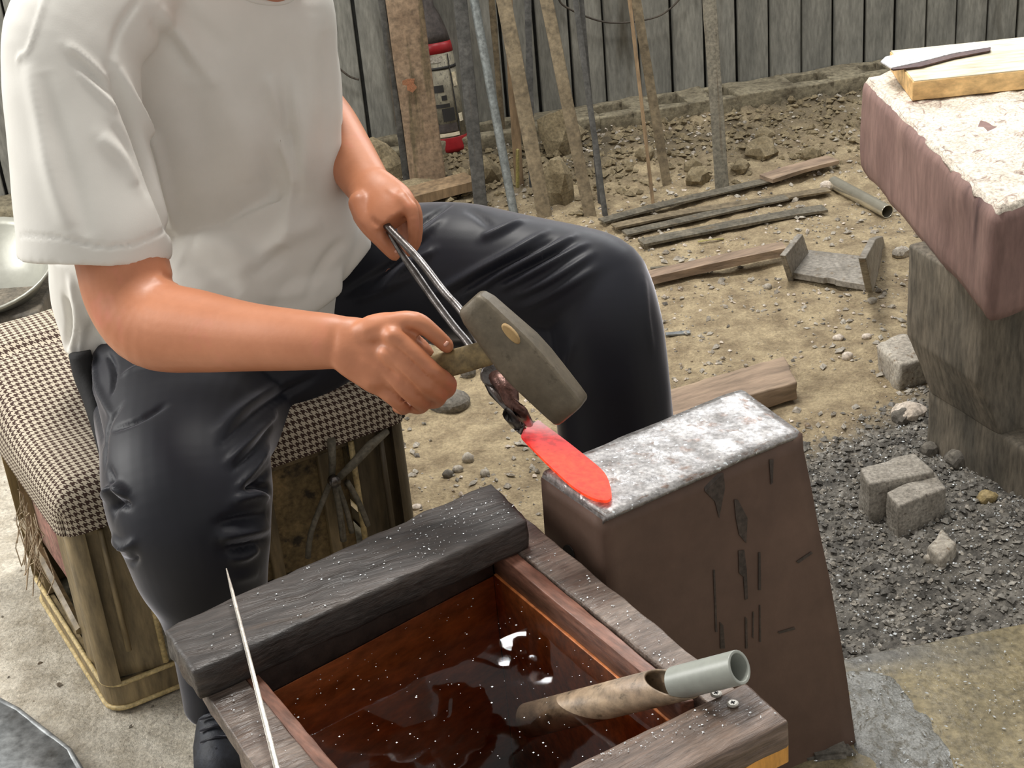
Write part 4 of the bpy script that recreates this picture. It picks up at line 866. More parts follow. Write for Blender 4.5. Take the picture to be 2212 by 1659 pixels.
def loop(z, r, m, name, inset=0.0, rc=.035):
    pts = []
    for (cu, cv, a0) in ((inset + rc, inset + rc, PI), (UL - inset - rc, inset + rc, 1.5 * PI), (UL - inset - rc, WL - inset - rc, 0), (inset + rc, WL - inset - rc, .5 * PI)):
        for t in np.linspace(0, 1, 6): a = a0 + t * PI / 2; pts.append(cp(cu + rc * math.cos(a), cv + rc * math.sin(a), z))
    n = 8; R = []
    for i, p in enumerate(pts):
        t = (pts[(i + 1) % len(pts)] - pts[i - 1]).normalized(); b = V((0, 0, 1)); a_ = t.cross(b)
        R.append([p + a_ * math.cos(2 * PI * j / n) * r + b * math.sin(2 * PI * j / n) * r for j in range(n)])
    return obj(name, MB().rings(R, closed=True), m, st, smooth=True)
def band(z0, z1, m, name, inset=.002, th=.012, rc=.035):
    R = []
    for zz, ii in ((z0, inset), (z1, inset), (z1, inset + th), (z0, inset + th)):
        pts = []
        for (cu, cv, a0) in ((ii + rc, ii + rc, PI), (UL - ii - rc, ii + rc, 1.5 * PI), (UL - ii - rc, WL - ii - rc, 0), (ii + rc, WL - ii - rc, .5 * PI)):
            for t in np.linspace(0, 1, 6): a = a0 + t * PI / 2; pts.append(cp(cu + rc * math.cos(a), cv + rc * math.sin(a), zz))
        R.append(pts)
    return obj(name, MB().rings(R, closed=True), m, st)
band(.008, .058, M['crate'], 'bottom_band', .004); loop(.058, .0045, M['crate_edge'], 'edge_trim', .003); loop(.008, .0045, M['crate_edge'], 'edge_trim', .003)
band(CH - .022, CH - .004, M['crate'], 'top_band', .008); loop(CH - .004, .005, M['crate_edge'], 'edge_trim', .002)
bx('crate_floor', .02, UL - .02, .02, WL - .02, .02, .03, M['concrete'])
bx('side_panel', .16, UL - .12, .02, .034, .135, CH - .02, M['crate_panel'], label='stained brown board in the front opening')
bx('side_panel', .02, .034, .10, WL - .10, .17, CH - .02, M['crate_pink'], label='faded pink and olive board in the end opening')
bx('side_panel', .1, UL - .1, WL - .034, WL - .02, .10, CH - .02, M['crate_panel'])
bx('side_panel', UL - .034, UL - .02, .1, WL - .1, .10, CH - .02, M['crate_panel'])
for u0 in (.335, .45): bx('upright', u0, u0 + .022, .006, .022, .13, CH - .02, M['crate'])
obj('brace', MB().tube([cp(.004, .11, .12), cp(.004, WL - .06, .20)], .009, 6), M['crate'], st)
v_ = cp(.08, -.001, .05); obj('edge_trim', MB().tube([cp(.145, -.001, .052), cp(.145, -.001, .008)], .0035, 6), M['crate_edge'], st); 
obj('peg_hole', MB().tube([cp(.158, -.004, .046), cp(.158, -.001, .046)], [.010, .010], 14), M['ext_black'], st, smooth=True)
# cushion
def cushion():
    nu, nv = 70, 70; u0, u1, v0, v1 = -.012, UL + .005, -.012, WL + .12; zb_, r = CH - .004, .045
    V_, F_, UVs = [], [], []
    # profile: top grid wrapped down at sides
    def surf(i, j):
        a, b = i / nu, j / nv; u_ = u0 + (u1 - u0) * a; v_ = v0 + (v1 - v0) * b
        du = min(u_ - u0, u1 - u_); dv = min(v_ - v0, v1 - v_)
        return u_, v_, du, dv
    h = .085
    # perimeter-mapped: param s in [-1,1] goes bottom -> side -> top -> side -> bottom
    def prof(t, lo, hi):
        Lt = hi - lo; arc = r * PI / 2; side = h - r; tot = 2 * side + 2 * arc + Lt - 2 * r; q = t * tot
        if q < side: return lo, q - side - r, q
        q2 = q - side
        if q2 < arc: a = q2 / r; return lo + r * (1 - math.cos(a)), -r + r * math.sin(a), q
        q3 = q2 - arc
        if q3 < Lt - 2 * r: return lo + r + q3, 0, q
        q4 = q3 - (Lt - 2 * r)
        if q4 < arc: a = q4 / r; return hi - r + r * math.sin(a), -r + r * math.cos(a), q
        return hi, -r - (q4 - arc), q
    for j in range(nv + 1):
        for i in range(nu + 1):
            pu, zu, qu = prof(i / nu, u0, u1); pv, zv, qv = prof(j / nv, v0, v1)
            z = zb_ + h + max(-h, -math.sqrt(zu * zu + zv * zv) if (zu > -r and zv > -r) else min(zu, zv))
            if zu < -.001 and zv < -.001:
                f = .35 * min(1, -zu / r) * min(1, -zv / r) * r; pu += f * (1 if pu < (u0 + u1) / 2 else -1); pv += f * (1 if pv < (v0 + v1) / 2 else -1)
            topn = max(0, min(1, (z - zb_) / h)) ** 2
            z += topn * (.075 * sm(.16, WL + .02, pv) * (1 if pu < .35 else 1) + .012 * math.sin(PI * (pu - u0) / (u1 - u0)))
            z -= topn * .014 * math.exp(-((pv - (WL - .035)) / .014) ** 2)
            z += topn * nz((pu * 1.0, pv, 0), 9) * .006
            V_.append(cp(pu, pv, z)); UVs.append((qu / .00148, qv / .00148))
    for j in range(nv):
        for i in range(nu): F_.append((j * (nu + 1) + i, j * (nu + 1) + i + 1, (j + 1) * (nu + 1) + i + 1, (j + 1) * (nu + 1) + i))
    me = bpy.data.meshes.new('c'); me.from_pydata([tuple(p) for p in V_], [], F_); uv = me.uv_layers.new(name='UVMap')
    for l in me.loops: uv.data[l.index].uv = UVs[l.vertex_index]
    return me
cu = thing('seat_cushion', cp(UL / 2, WL / 2, CH), 'brown and cream houndstooth cushion on the crate', 'cushion')
link('cushion_cover', cushion(), M['hound'], cu, smooth=True)
bx('cushion_base', .0, UL, .0, WL + .1, CH - .003, CH + .006, M['ext_black'], par=cu)
# frayed fibres hanging at the left end of the crate
rs = random.Random(9); mb = MB()
for k in range(26):
    a = cp(-.014, .20 + rs.uniform(-.05, .06), CH - .02 - rs.uniform(0, .08)); pts = [a]
    for q in range(4): pts.append(pts[-1] + V((rs.uniform(-.014, .010), rs.uniform(-.018, .012), -rs.uniform(.01, .04))))
    mb.tube(pts, .0011, 4)
o = obj('frayed_fibres', mb, M['rope'], st); o['kind'] = 'stuff'
# tongs hanging on the crate front
tg = thing('hanging_tongs', cp(.42, -.03, .02), 'old dark tongs hanging open on the front of the crate', 'tongs')
def cf(x, y, off=.02):
    n_ = -W; return on(x, y, cp(.3, 0, .2), n_, off)
for pix, r in (([(665, 1205), (672, 1150), (700, 1075), (715, 1040)], .0052), ([(742, 1168), (733, 1100), (722, 1045)], .006), ([(760, 1150), (748, 1100), (728, 1045)], .005), ([(795, 1135), (775, 1085), (750, 1040)], .0052)):
    obj('handle', MB().tube([cf(*q, .022) for q in catmull(pix, 3)], r, 8), M['bar_grey'], tg, smooth=True)
obj('jaw', MB().tube([cf(716, 1038), cf(718, 1000), cf(716, 950)], [.009, .011, .013], 8, flat=.6), M['bar_grey'], tg, smooth=True)
obj('jaw', MB().tube([cf(728, 1036, .03), cf(760, 1005, .034), cf(800, 962, .03), cf(836, 932, .012)], [.006, .008, .009, .006], 8), M['bar_grey'], tg, smooth=True)
p = cf(718, 1036, .034); obj('rivet', MB().tube([p, p - W * .014], [.010, .010], 14), M['tong'], tg, smooth=True)
# grey sheet metal at lower left, white basin at left
zt = .05; tray = thing('metal_tray', P(40, 1600, 0), 'grey metal tray on the floor at the lower left corner', 'tray')
tq = [P(-60, 1760, zt), P(185, 1680, zt), P(148, 1618, zt), P(38, 1532, zt), P(-60, 1480, zt)]
link('tray_sheet', worn(MB().prism([p - V((0, 0, .004)) for p in tq], V((0, 0, .004))), 0, .003, 9, 2, 0, .03), M['tin'], tray, smooth=True)
obj('rolled_edge', MB().tube([p - V((0, 0, .004)) for p in tq[1:]], .006, 8), M['tin'], tray, smooth=True)
for q in tq[1:4]: obj('foot', MB().tube([at(q, 0) + V((-.02, 0, 0)), at(q, zt - .004) + V((-.02, 0, 0))], .008, 8), M['tin'], tray)
stone('dark_lump', 152, 1650, 26, 36, 51, M['stone_dark'], 'small black lump beside the grey metal tray', 'lump')
bs = thing('white_basin', Q(10, 640, 3.3), 'chipped white enamel basin behind the stool', 'basin')
c0 = Q(-35, 585, 3.35); R = []
prof = [(.115, -.08), (.13, -.075), (.19, .0), (.20, .012), (.212, .016), (.205, .022), (.188, .008), (.12, -.066), (.02, -.068)]
tilt = Matrix.Rotation(.35, 3, 'X')
for r, z in prof: R.append([c0 + tilt @ V((math.cos(2 * PI * j / 40) * r * .8, math.sin(2 * PI * j / 40) * r * .8, z)) for j in range(40)])
obj('bowl', MB().rings(R), M['basin'], bs, smooth=True)
stn = obj('basin_stand', MB().hexa([at(c0 + V(q), 0) for q in ((-.2, -.14, 0), (.14, -.14, 0), (.14, .14, 0), (-.2, .14, 0))], [at(c0 + V(q), c0.z - .06) for q in ((-.2, -.14, 0), (.14, -.14, 0), (.14, .14, 0), (-.2, .14, 0))]), M['support'], bevel=.006)
setp(stn, 'dark box under the white basin at the left edge', 'box')
# ------------------------------------------------------------------ person
per = thing('person', cp(.33, .28, CH + .1), 'seated person in white t-shirt and dark navy trousers, hammering while holding tongs', 'person')
def finger(mb, pts, r0, r1):
    """chain of photo points (x, y, depth) with tapering radius in metres"""
    S = catmull(pts, 4); P_ = [Q(*q) for q in S]; n = len(P_)
    R = [r0 + (r1 - r0) * i / (n - 1) for i in range(n)]
    e = (P_[-1] - P_[-2]).normalized(); s_ = (P_[0] - P_[1]).normalized()
    P_ = [P_[0] + s_ * r0 * .7] + P_ + [P_[-1] + e * r1 * .5, P_[-1] + e * r1 * .85]; R = [r0 * .6] + R + [r1 * .82, r1 * .4]
    mb.tube(P_, R, 14)
body = MB()
limb(body, [(560, -150, 2.36, 70, .9), (588, -62, 2.37, 60, .95), (565, 0, 2.42, 58, .9), (490, 110, 2.46, 180, .5), (430, 330, 2.47, 210, .5), (430, 560, 2.52, 200, .55), (450, 720, 2.56, 210, .6)], 24, 4)
# right arm (at the left of the photo), hammer arm
limb(body, [(330, 40, 2.40, 80, .8), (190, 110, 2.30, 92, .9), (205, 300, 2.25, 96, .95), (235, 450, 2.20, 96), (262, 560, 2.16, 99), (285, 640, 2.13, 100, .9), (335, 700, 2.09, 99, .85), (430, 716, 2.05, 90, .85), (540, 728, 2.00, 75, .85), (650, 735, 1.955, 66, .8), (720, 738, 1.93, 60, .7), (760, 745, 1.92, 54, .6), (790, 752, 1.915, 40, .5)], 26, 5)
limb(body, [(700, 736, 1.935, 40, .6), (740, 741, 1.922, 60, .6), (785, 758, 1.914, 72, .52), (825, 772, 1.907, 82, .46), (858, 786, 1.905, 78, .40), (885, 800, 1.908, 58, .34)], 26, 4)
hy = 1.90
finger(body, [(846, 722, hy - .006), (894, 764, hy - .020), (938, 806, hy - .024), (968, 826, hy - .006), (962, 846, hy + .014), (925, 838, hy + .024)], .0150, .0102)
finger(body, [(834, 760, hy - .008), (880, 798, hy - .026), (922, 836, hy - .030), (948, 856, hy - .010), (935, 868, hy + .012), (902, 856, hy + .024)], .0142, .0098)
finger(body, [(820, 796, hy - .006), (862, 830, hy - .024), (896, 860, hy - .026), (912, 876, hy - .006), (895, 880, hy + .012), (872, 864, hy + .022)], .0130, .0090)
finger(body, [(802, 824, hy - .002), (838, 852, hy - .016), (864, 874, hy - .016), (872, 884, hy + .002), (856, 880, hy + .014)], .0116, .0082)
finger(body, [(792, 716, hy + .010), (850, 696, hy + .008), (900, 694, hy + .002), (936, 720, hy - .002), (966, 748, hy - .002)], .0155, .0108)
limb(body, [(815, 735, hy + .012, 20, .8), (860, 738, hy + .014, 32, .7), (900, 752, hy + .014, 28, .7), (930, 772, hy + .014, 16, .7)], 16, 4)
limb(body, [(760, 722, hy + .014, 14, .8), (795, 716, hy + .012, 34, .8), (850, 712, hy + .010, 38, .8), (890, 740, hy + .006, 38, .8)], 16, 4)
# left arm holding the tongs
limb(body, [(560, 60, 2.56, 70, .8), (628, 80, 2.63, 74, .9), (650, 170, 2.66, 68), (668, 215, 2.65, 64), (712, 272, 2.56, 62), (752, 335, 2.46, 58), (788, 390, 2.36, 52, .85), (812, 422, 2.31, 46, .7), (825, 436, 2.29, 34, .6)], 24, 5)
limb(body, [(778, 375, 2.37, 34, .7), (796, 400, 2.335, 50, .7), (818, 430, 2.30, 62, .56), (838, 455, 2.27, 66, .5), (855, 480, 2.25, 56, .46)], 22, 4)
ly = 2.25
finger(body, [(868, 425, ly + .02), (890, 462, ly - .004), (893, 505, ly - .012), (886, 545, ly - .006)], .0120, .0082)
finger(body, [(850, 415, ly + .05), (893, 447, ly + .03), (900, 492, ly + .02), (896, 528, ly + .018), (880, 545, ly + .022)], .0125, .0085)
finger(body, [(845, 425, ly + .06), (880, 465, ly + .045), (886, 510, ly + .035), (872, 530, ly + .035)], .0115, .0080)
finger(body, [(835, 440, ly + .06), (866, 480, ly + .05), (868, 515, ly + .045)], .0105, .0075)
finger(body, [(775, 435, ly + .04), (792, 480, ly + .012), (825, 520, ly - .006), (853, 552, ly - .012)], .0185, .0100)
limb(body, [(775, 395, ly + .085, 14, .8), (790, 430, ly + .052, 34, .8), (805, 465, ly + .03, 42, .8), (835, 485, ly + .015, 30, .8)], 16, 4)
# hips and legs inside the trousers, feet
limb(body, [(450, 690, 2.55, 205, .6), (440, 790, 2.50, 180, .6), (410, 880, 2.34, 130, .8), (408, 1000, 2.20, 112), (430, 1100, 2.14, 100), (465, 1250, 2.12, 82), (478, 1400, 2.12, 66), (485, 1520, 2.13, 50)], 22, 4)
limb(body, [(500, 690, 2.56, 150, .8), (750, 605, 2.56, 110), (1050, 590, 2.45, 105), (1290, 610, 2.38, 88), (1315, 760, 2.35, 84), (1330, 950, 2.36, 70), (1345, 1150, 2.37, 52)], 22, 4)
# head, mostly above the frame
hc = Q(600, -235, 2.27)
R = []; hf = V((.30, -.86, -.42)).normalized(); hr = hf.cross(V((0, 0, 1))).normalized(); hu = hr.cross(hf)
for i in range(19):
    t = -1 + 2 * i / 18; rr = math.sqrt(max(0, 1 - t * t)) + .001; ring = []
    jaw = 1 - .24 * max(0, -t) ** 1.5
    for j in range(28):
        a = 2 * PI * j / 28; x, y = math.cos(a) * rr, math.sin(a) * rr
        f_ = y * .098 * (1 if y < 0 else jaw * 1.02) + (.012 * max(0, -t)); s_ = x * .077 * jaw
        p = hc + hu * (t * .118) + hr * s_ + hf * f_
        ring.append(p)
    R.append(ring)
body.rings(R)
body.tube([hc + hf * .095 + hu * .012, hc + hf * .112 - hu * .012, hc + hf * .118 - hu * .030, hc + hf * .092 - hu * .036], [.007, .010, .014, .010], 10)
body.tube([hc + hf * .088 - hr * .022 - hu * .058, hc + hf * .099 - hu * .058, hc + hf * .088 + hr * .022 - hu * .058], [.005, .009, .005], 10)
for s_ in (-1, 1):
    body.tube([hc + hr * s_ * .07 + hu * .025, hc + hr * s_ * .086 + hu * .005 - hf * .01, hc + hr * s_ * .074 - hu * .03], [.010, .013, .008], 10)
    body.tube([hc + hf * .085 + hr * s_ * .05 + hu * .028, hc + hf * .097 + hr * s_ * .03 + hu * .034, hc + hf * .094 + hr * s_ * .012 + hu * .028], [.006, .008, .006], 8)
bm_ = fuse(body, .0034, 8, .5)
S = Sculpt(bm_)
# knuckles, tendons, elbow crease
for x, y, r_, a in [(852, 724, 17, .0028), (838, 764, 16, .0026), (824, 800, 15, .0024), (806, 828, 13, .0018), (938, 804, 13, .0014), (924, 836, 13, .0014), (890, 445, 14, .003), (868, 432, 14, .0022)]: S.fold([(x - 4, y), (x + 4, y)], r_, a, False)
for pix, w_, a in [([(780, 735), (846, 724)], 9, .0012), ([(778, 756), (832, 762)], 9, .0010), ([(776, 776), (818, 796)], 9, .001), ([(852, 748), (890, 784), (928, 822)], 5, -.0030), ([(842, 784), (878, 820), (908, 850)], 5, -.0028), ([(826, 818), (852, 846), (876, 868)], 5, -.0024), ([(866, 712), (896, 722), (925, 748)], 7, -.0030),
                   ([(352, 592), (372, 600), (398, 612)], 10, -.005), ([(330, 600), (356, 612)], 12, .002), ([(855, 400), (880, 425)], 7, .0014), ([(835, 405), (868, 432)], 7, .0014), ([(800, 470), (815, 485), (838, 490)], 6, -.003), ([(830, 520), (842, 512)], 5, -.0012), ([(720, 700), (722, 760)], 10, -.0014)]: S.fold(pix, w_, a)
bo = link('body', S.done(), M['skin'], per, smooth=True)
M['nail'] = mat('fingernail', (214, 160, 140), (222, 172, 152), 9, .3, 0, 0, grain=0)
for (x, y, yy, dx, dy, par) in [(858, 545, ly - .020, 4, 5, bo), (966, 745, hy - .015, 5, 5, bo), (886, 536, ly - .0145, 1, 6, bo)]:
    c_ = S.hit(x, y)
    if c_ is None: continue
    c2 = S.hit(x - dx, y - dy) or c_
    if (c2 - c_).length > .02 or abs(c_.y - yy) > .04: continue
    n_ = -(c_ - CAMP).normalized()
    obj('fingernail', MB().tube([c2 + n_ * .0002, (c_ + c2) / 2 + n_ * .0008, c_ + n_ * .0004], [.0032, .0046, .0036], 10, flat=.35, up=n_), M['nail'], bo, smooth=True)
# hair cap
hm = MB(); R = []
for i in range(12):
    t = -.25 + 1.27 * i / 11; t = min(t, 1.0); rr = math.sqrt(max(0, 1 - t * t)) + .002
    R.append([hc + hu * (t * .130) + hr * math.cos(a) * rr * .088 + hf * (math.sin(a) * rr * (.108 if math.sin(a) < 0 else .085 + .018 * sm(.2, .7, t)) - .012) for a in [2 * PI * j / 30 for j in range(30)]])
hme = fixn(mesh(hm.rings(R))); link('hair', hme, M['hair'], per, smooth=True)
# ---- white t-shirt
sh = MB()
limb(sh, [(395, -95, 2.41, 225, .5), (395, -40, 2.42, 285, .48), (400, 40, 2.43, 316, .46), (412, 160, 2.44, 322, .46), (428, 320, 2.46, 317, .47), (440, 470, 2.49, 312, .50), (452, 560, 2.51, 318, .54), (458, 635, 2.52, 308, .58), (455, 690, 2.53, 290, .6)], 48, 5, cup=.03, ex=2.3)
limb(sh, [(640, 480, 2.42, 90, .5), (700, 520, 2.42, 88, .5), (742, 548, 2.42, 72, .5), (768, 568, 2.42, 50, .45)], 20, 4)        # hem flap by the left thigh
limb(sh, [(610, -60, 2.44, 96, .6), (628, 20, 2.42, 96, .7), (642, 120, 2.42, 88, .7), (652, 230, 2.42, 86, .75), (661, 340, 2.42, 85, .8), (668, 440, 2.42, 82, .8), (676, 520, 2.42, 80, .7)], 26, 5)
limb(sh, [(500, 520, 2.42, 190, .5), (530, 600, 2.37, 180, .42), (560, 650, 2.36, 140, .36), (600, 672, 2.37, 100, .3)], 24, 4)   # belly fold falling forward
limb(sh, [(520, 560, 2.40, 170, .45), (610, 580, 2.385, 130, .4), (680, 585, 2.385, 88, .4), (735, 585, 2.39, 46, .4)], 24, 4)
limb(sh, [(600, 430, 2.41, 150, .4), (640, 500, 2.395, 140, .42), (690, 560, 2.395, 110, .42), (720, 590, 2.40, 60, .4)], 24, 4)
limb(sh, [(210, 560, 2.46, 110, .8), (195, 650, 2.46, 88, .9), (190, 720, 2.45, 62, .9), (185, 768, 2.44, 44, .9)], 22, 4)        # shirt tail behind the elbow
limb(sh, [(330, -75, 2.36, 110, .7), (240, -10, 2.32, 150, .7), (165, 70, 2.28, 152, .78), (158, 170, 2.26, 148, .85), (168, 290, 2.23, 148, .9), (188, 410, 2.20, 154, .9), (203, 500, 2.18, 160, .88), (206, 556, 2.17, 160, .86)], 40, 5, cup=.03, ex=2.25)
limb(sh, [(540, -70, 2.50, 110, .7), (600, -10, 2.57, 105, .8), (618, 90, 2.63, 96, .9), (628, 180, 2.65, 88, .9)], 26, 4, cup=.03)
sm_ = fuse(sh, .0048, 9, .5)
S = Sculpt(sm_)
S.gain = 1.45; S.noise(5, .007, 3); S.noise(13, .0026, 8)
for pix, w_, a in [([(238, 150), (275, 235), (310, 320), (340, 420), (368, 510)], 16, -.016), ([(255, 140), (300, 235), (335, 330), (358, 430), (378, 500)], 14, .009),
                   ([(345, 15), (390, 75), (430, 130), (475, 190)], 18, .007), ([(330, 40), (370, 95), (410, 160)], 16, -.005), ([(390, 10), (430, 60), (500, 120)], 22, -.004),
                   ([(150, 110), (200, 160), (255, 210)], 12, -.006), ([(140, 95), (190, 135), (250, 190)], 12, .005), ([(165, 150), (215, 195), (258, 240)], 9, .004), ([(215, 290), (270, 340), (300, 400)], 18, .005),
                   ([(240, 265), (285, 330), (325, 430)], 12, -.004), ([(60, 130), (85, 250), (110, 380), (150, 500)], 20, .006), ([(95, 150), (120, 270), (160, 400), (190, 520)], 22, -.005),
                   ([(575, 160), (600, 220), (625, 290)], 16, .008), ([(625, 150), (640, 220), (655, 300), (650, 400)], 14, .007), ([(600, 190), (618, 260), (635, 330)], 11, -.006),
                   ([(600, 290), (625, 340), (640, 400)], 14, .008), ([(620, 310), (645, 390), (625, 480)], 11, -.006), ([(640, 380), (630, 450), (612, 510)], 16, .008), ([(560, 320), (580, 380), (600, 440)], 14, -.003),
                   ([(672, 20), (668, 150), (668, 300), (655, 420)], 24, .006), ([(700, 60), (705, 200), (712, 380)], 22, -.005),
                   ([(560, 560), (600, 530), (640, 500), (700, 480)], 22, .007), ([(540, 600), (590, 560), (620, 530)], 14, -.006), ([(660, 640), (690, 580), (720, 540), (745, 520)], 12, -.006), ([(560, 640), (640, 630), (700, 600)], 18, .004),
                   ([(390, 560), (460, 590), (520, 640)], 22, -.005), ([(420, 520), (500, 540), (570, 590)], 26, .006),
                   ([(150, 600), (165, 680), (150, 760)], 9, .009), ([(135, 640), (150, 700), (140, 755)], 9, -.009), ([(185, 600), (200, 670), (190, 745)], 9, -.007), ([(170, 640), (178, 700), (172, 760)], 7, .006),
                   ([(400, 180), (440, 300), (450, 420)], 30, -.004), ([(450, 150), (520, 280), (540, 400)], 34, .005), ([(300, 0), (260, 60), (240, 130)], 9, -.003)]: S.fold(pix, w_, a)
S.fold([(46, 508), (120, 512), (200, 530), (280, 528), (362, 492)], 3.2, -.0022, False)          # sleeve hem seam
S.fold([(40, 130), (46, 118), (60, 110), (82, 40), (100, -20)], 5, .002, False)
so = link('t_shirt', S.done(), M['shirt'], per, smooth=True)
# collar rib
cpix = [(500, -30), (530, -8), (560, 2), (592, 5), (622, 0), (645, -18)]
pts = [S.hit(*q) for q in catmull(cpix, 4)]; pts = [p for p in pts if p]
if len(pts) > 3: obj('collar', MB().tube(pts, .0055, 8), M['shirt'], so, smooth=True)
# skin opening at the neckline: throat in front of the collar
# ---- trousers
pa = MB()
limb(pa, [(440, 690, 2.53, 262, .55), (440, 760, 2.52, 275, .55), (430, 830, 2.46, 250, .6), (410, 900, 2.34, 205, .75), (402, 970, 2.24, 184, .85), (404, 1040, 2.17, 182, .9), (412, 1100, 2.13, 176, .9), (425, 1160, 2.11, 160, .9), (438, 1220, 2.10, 146, .85), (458, 1290, 2.10, 124, .85), (474, 1370, 2.10, 108, .85), (482, 1450, 2.10, 98, .85), (486, 1530, 2.10, 90, .85)], 40, 5, cup=.02, ex=2.2)
limb(pa, [(480, 700, 2.56, 150, .9), (620, 655, 2.58, 160, .9), (760, 615, 2.57, 160, .9), (900, 590, 2.53, 150, .95), (1020, 588, 2.48, 146, .95), (1130, 595, 2.44, 128, 1), (1230, 606, 2.41, 120, 1), (1290, 618, 2.40, 116, 1), (1305, 640, 2.39, 100, 1), (1312, 655, 2.385, 60, 1)], 40, 5, ex=2.1)
limb(pa, [(1262, 545, 2.44, 40, 1.1), (1278, 580, 2.425, 88, 1.1), (1296, 625, 2.40, 114, 1.05), (1304, 690, 2.38, 124, 1), (1316, 780, 2.37, 126, .95), (1326, 870, 2.37, 128, .9), (1332, 960, 2.37, 126, .9), (1338, 1060, 2.375, 112, .9), (1345, 1160, 2.38, 96, .9)], 40, 5, cup=.02, ex=2.15)
limb(pa, [(420, 790, 2.44, 120, .8), (560, 800, 2.44, 120, .7), (700, 730, 2.50, 110, .8)], 26, 4)
wbm = MB(); limb(wbm, [(172, 762, 2.40, 24, 1.2), (184, 810, 2.39, 25, 1.2), (200, 860, 2.36, 22, 1.2), (214, 920, 2.31, 17, 1.1), (224, 985, 2.26, 9, 1)], 16, 4)
limb(pa, [(860, 670, 2.50, 50, .9), (960, 690, 2.48, 58, .9), (1060, 705, 2.455, 60, .9), (1150, 730, 2.42, 66, .9)], 22, 4)
limb(pa, [(1060, 620, 2.45, 60, .9), (1130, 660, 2.43, 96, .9), (1205, 730, 2.40, 96, .9), (1258, 830, 2.38, 76, .9), (1275, 900, 2.38, 40, .9)], 24, 4)
pm = fuse(pa, .0048, 8, .5)
S = Sculpt(pm); S.gain = 1.15; S.noise(6, .005, 5); S.noise(15, .0015, 6)
for pix, w_, a in [([(1040, 515), (1085, 498), (1130, 478)], 10, .009), ([(930, 640), (1030, 585), (1110, 545), (1180, 503)], 9, .010), ([(1000, 640), (1100, 585), (1180, 545), (1240, 512)], 9, .010), ([(1080, 625), (1170, 580), (1265, 530)], 8, .009), ([(1110, 640), (1190, 605), (1280, 550)], 8, .008), ([(1130, 665), (1210, 625), (1290, 580)], 9, .006),
                   ([(960, 650), (1060, 590), (1150, 545), (1200, 520)], 7, -.006), ([(1060, 615), (1140, 580), (1230, 535)], 7, -.006),
                   ([(830, 620), (880, 575), (940, 540)], 9, .009), ([(790, 625), (850, 570), (930, 510)], 9, -.006), ([(890, 500), (930, 470), (975, 440)], 8, -.006), ([(850, 555), (900, 520), (960, 470)], 10, .006), ([(770, 650), (840, 620), (900, 590)], 9, .006), ([(740, 640), (800, 600), (860, 560)], 9, -.005),
                   ([(1010, 452), (1040, 470), (1060, 490)], 12, -.005), ([(1240, 730), (1225, 800), (1235, 880)], 9, .003), ([(1390, 600), (1395, 680), (1410, 760)], 10, .003),
                   ([(480, 960), (540, 900), (600, 860), (680, 815)], 10, -.010), ([(470, 930), (540, 870), (620, 820)], 12, .007), ([(490, 1000), (545, 945), (600, 895)], 8, .009), ([(500, 1020), (550, 970), (590, 920)], 7, -.007), ([(505, 1060), (550, 1010), (585, 960)], 8, .008), ([(520, 1075), (560, 1035), (588, 1000)], 7, -.006),
                   ([(225, 1075), (250, 1055), (275, 1075)], 12, .016), ([(240, 1100), (262, 1085), (280, 1095)], 9, -.012), ([(245, 1160), (270, 1180), (295, 1168)], 9, .011), ([(255, 1200), (285, 1215), (300, 1200)], 8, -.008), ([(240, 930), (300, 905), (360, 870)], 8, -.006), ([(235, 1010), (250, 1060), (245, 1120)], 8, -.006),
                   ([(575, 1075), (540, 1070), (500, 1085)], 12, .013), ([(580, 1060), (555, 1050), (530, 1060)], 9, -.014), ([(470, 1130), (520, 1120), (575, 1110)], 12, -.012), ([(470, 1160), (520, 1150), (580, 1140)], 12, .012), ([(480, 1185), (530, 1180), (580, 1165)], 10, -.010), ([(560, 1180), (530, 1200), (490, 1205)], 12, .008), ([(560, 1240), (500, 1250)], 14, .004),
                   ([(175, 780), (200, 860), (222, 960)], 9, -.009), ([(205, 770), (215, 840), (240, 900)], 8, .008), ([(232, 765), (245, 800), (240, 850)], 6, -.008), ([(262, 870), (232, 930), (228, 1010)], 7, -.005), ([(262, 810), (300, 790), (360, 790)], 8, .004)]: S.fold(pix, w_, a)
po = link('trousers', S.done(), M['pants'], per, smooth=True)
obj('waist_shade', MB().rings([[Q(165, 775, 2.44) + V((.01, 0, .0)), Q(225, 760, 2.36), Q(225, 800, 2.36), Q(165, 815, 2.44)], [Q(176, 830, 2.42), Q(215, 815, 2.36), Q(222, 860, 2.34), Q(188, 880, 2.40)]]), M['pocket_dark'], po, smooth=True) if False else None
obj('pocket_shade', wbm, M['pocket_dark'], po, smooth=True, label='black strip for the pocket shade at the hip')  # dark strip added in place of the shade at the pocket
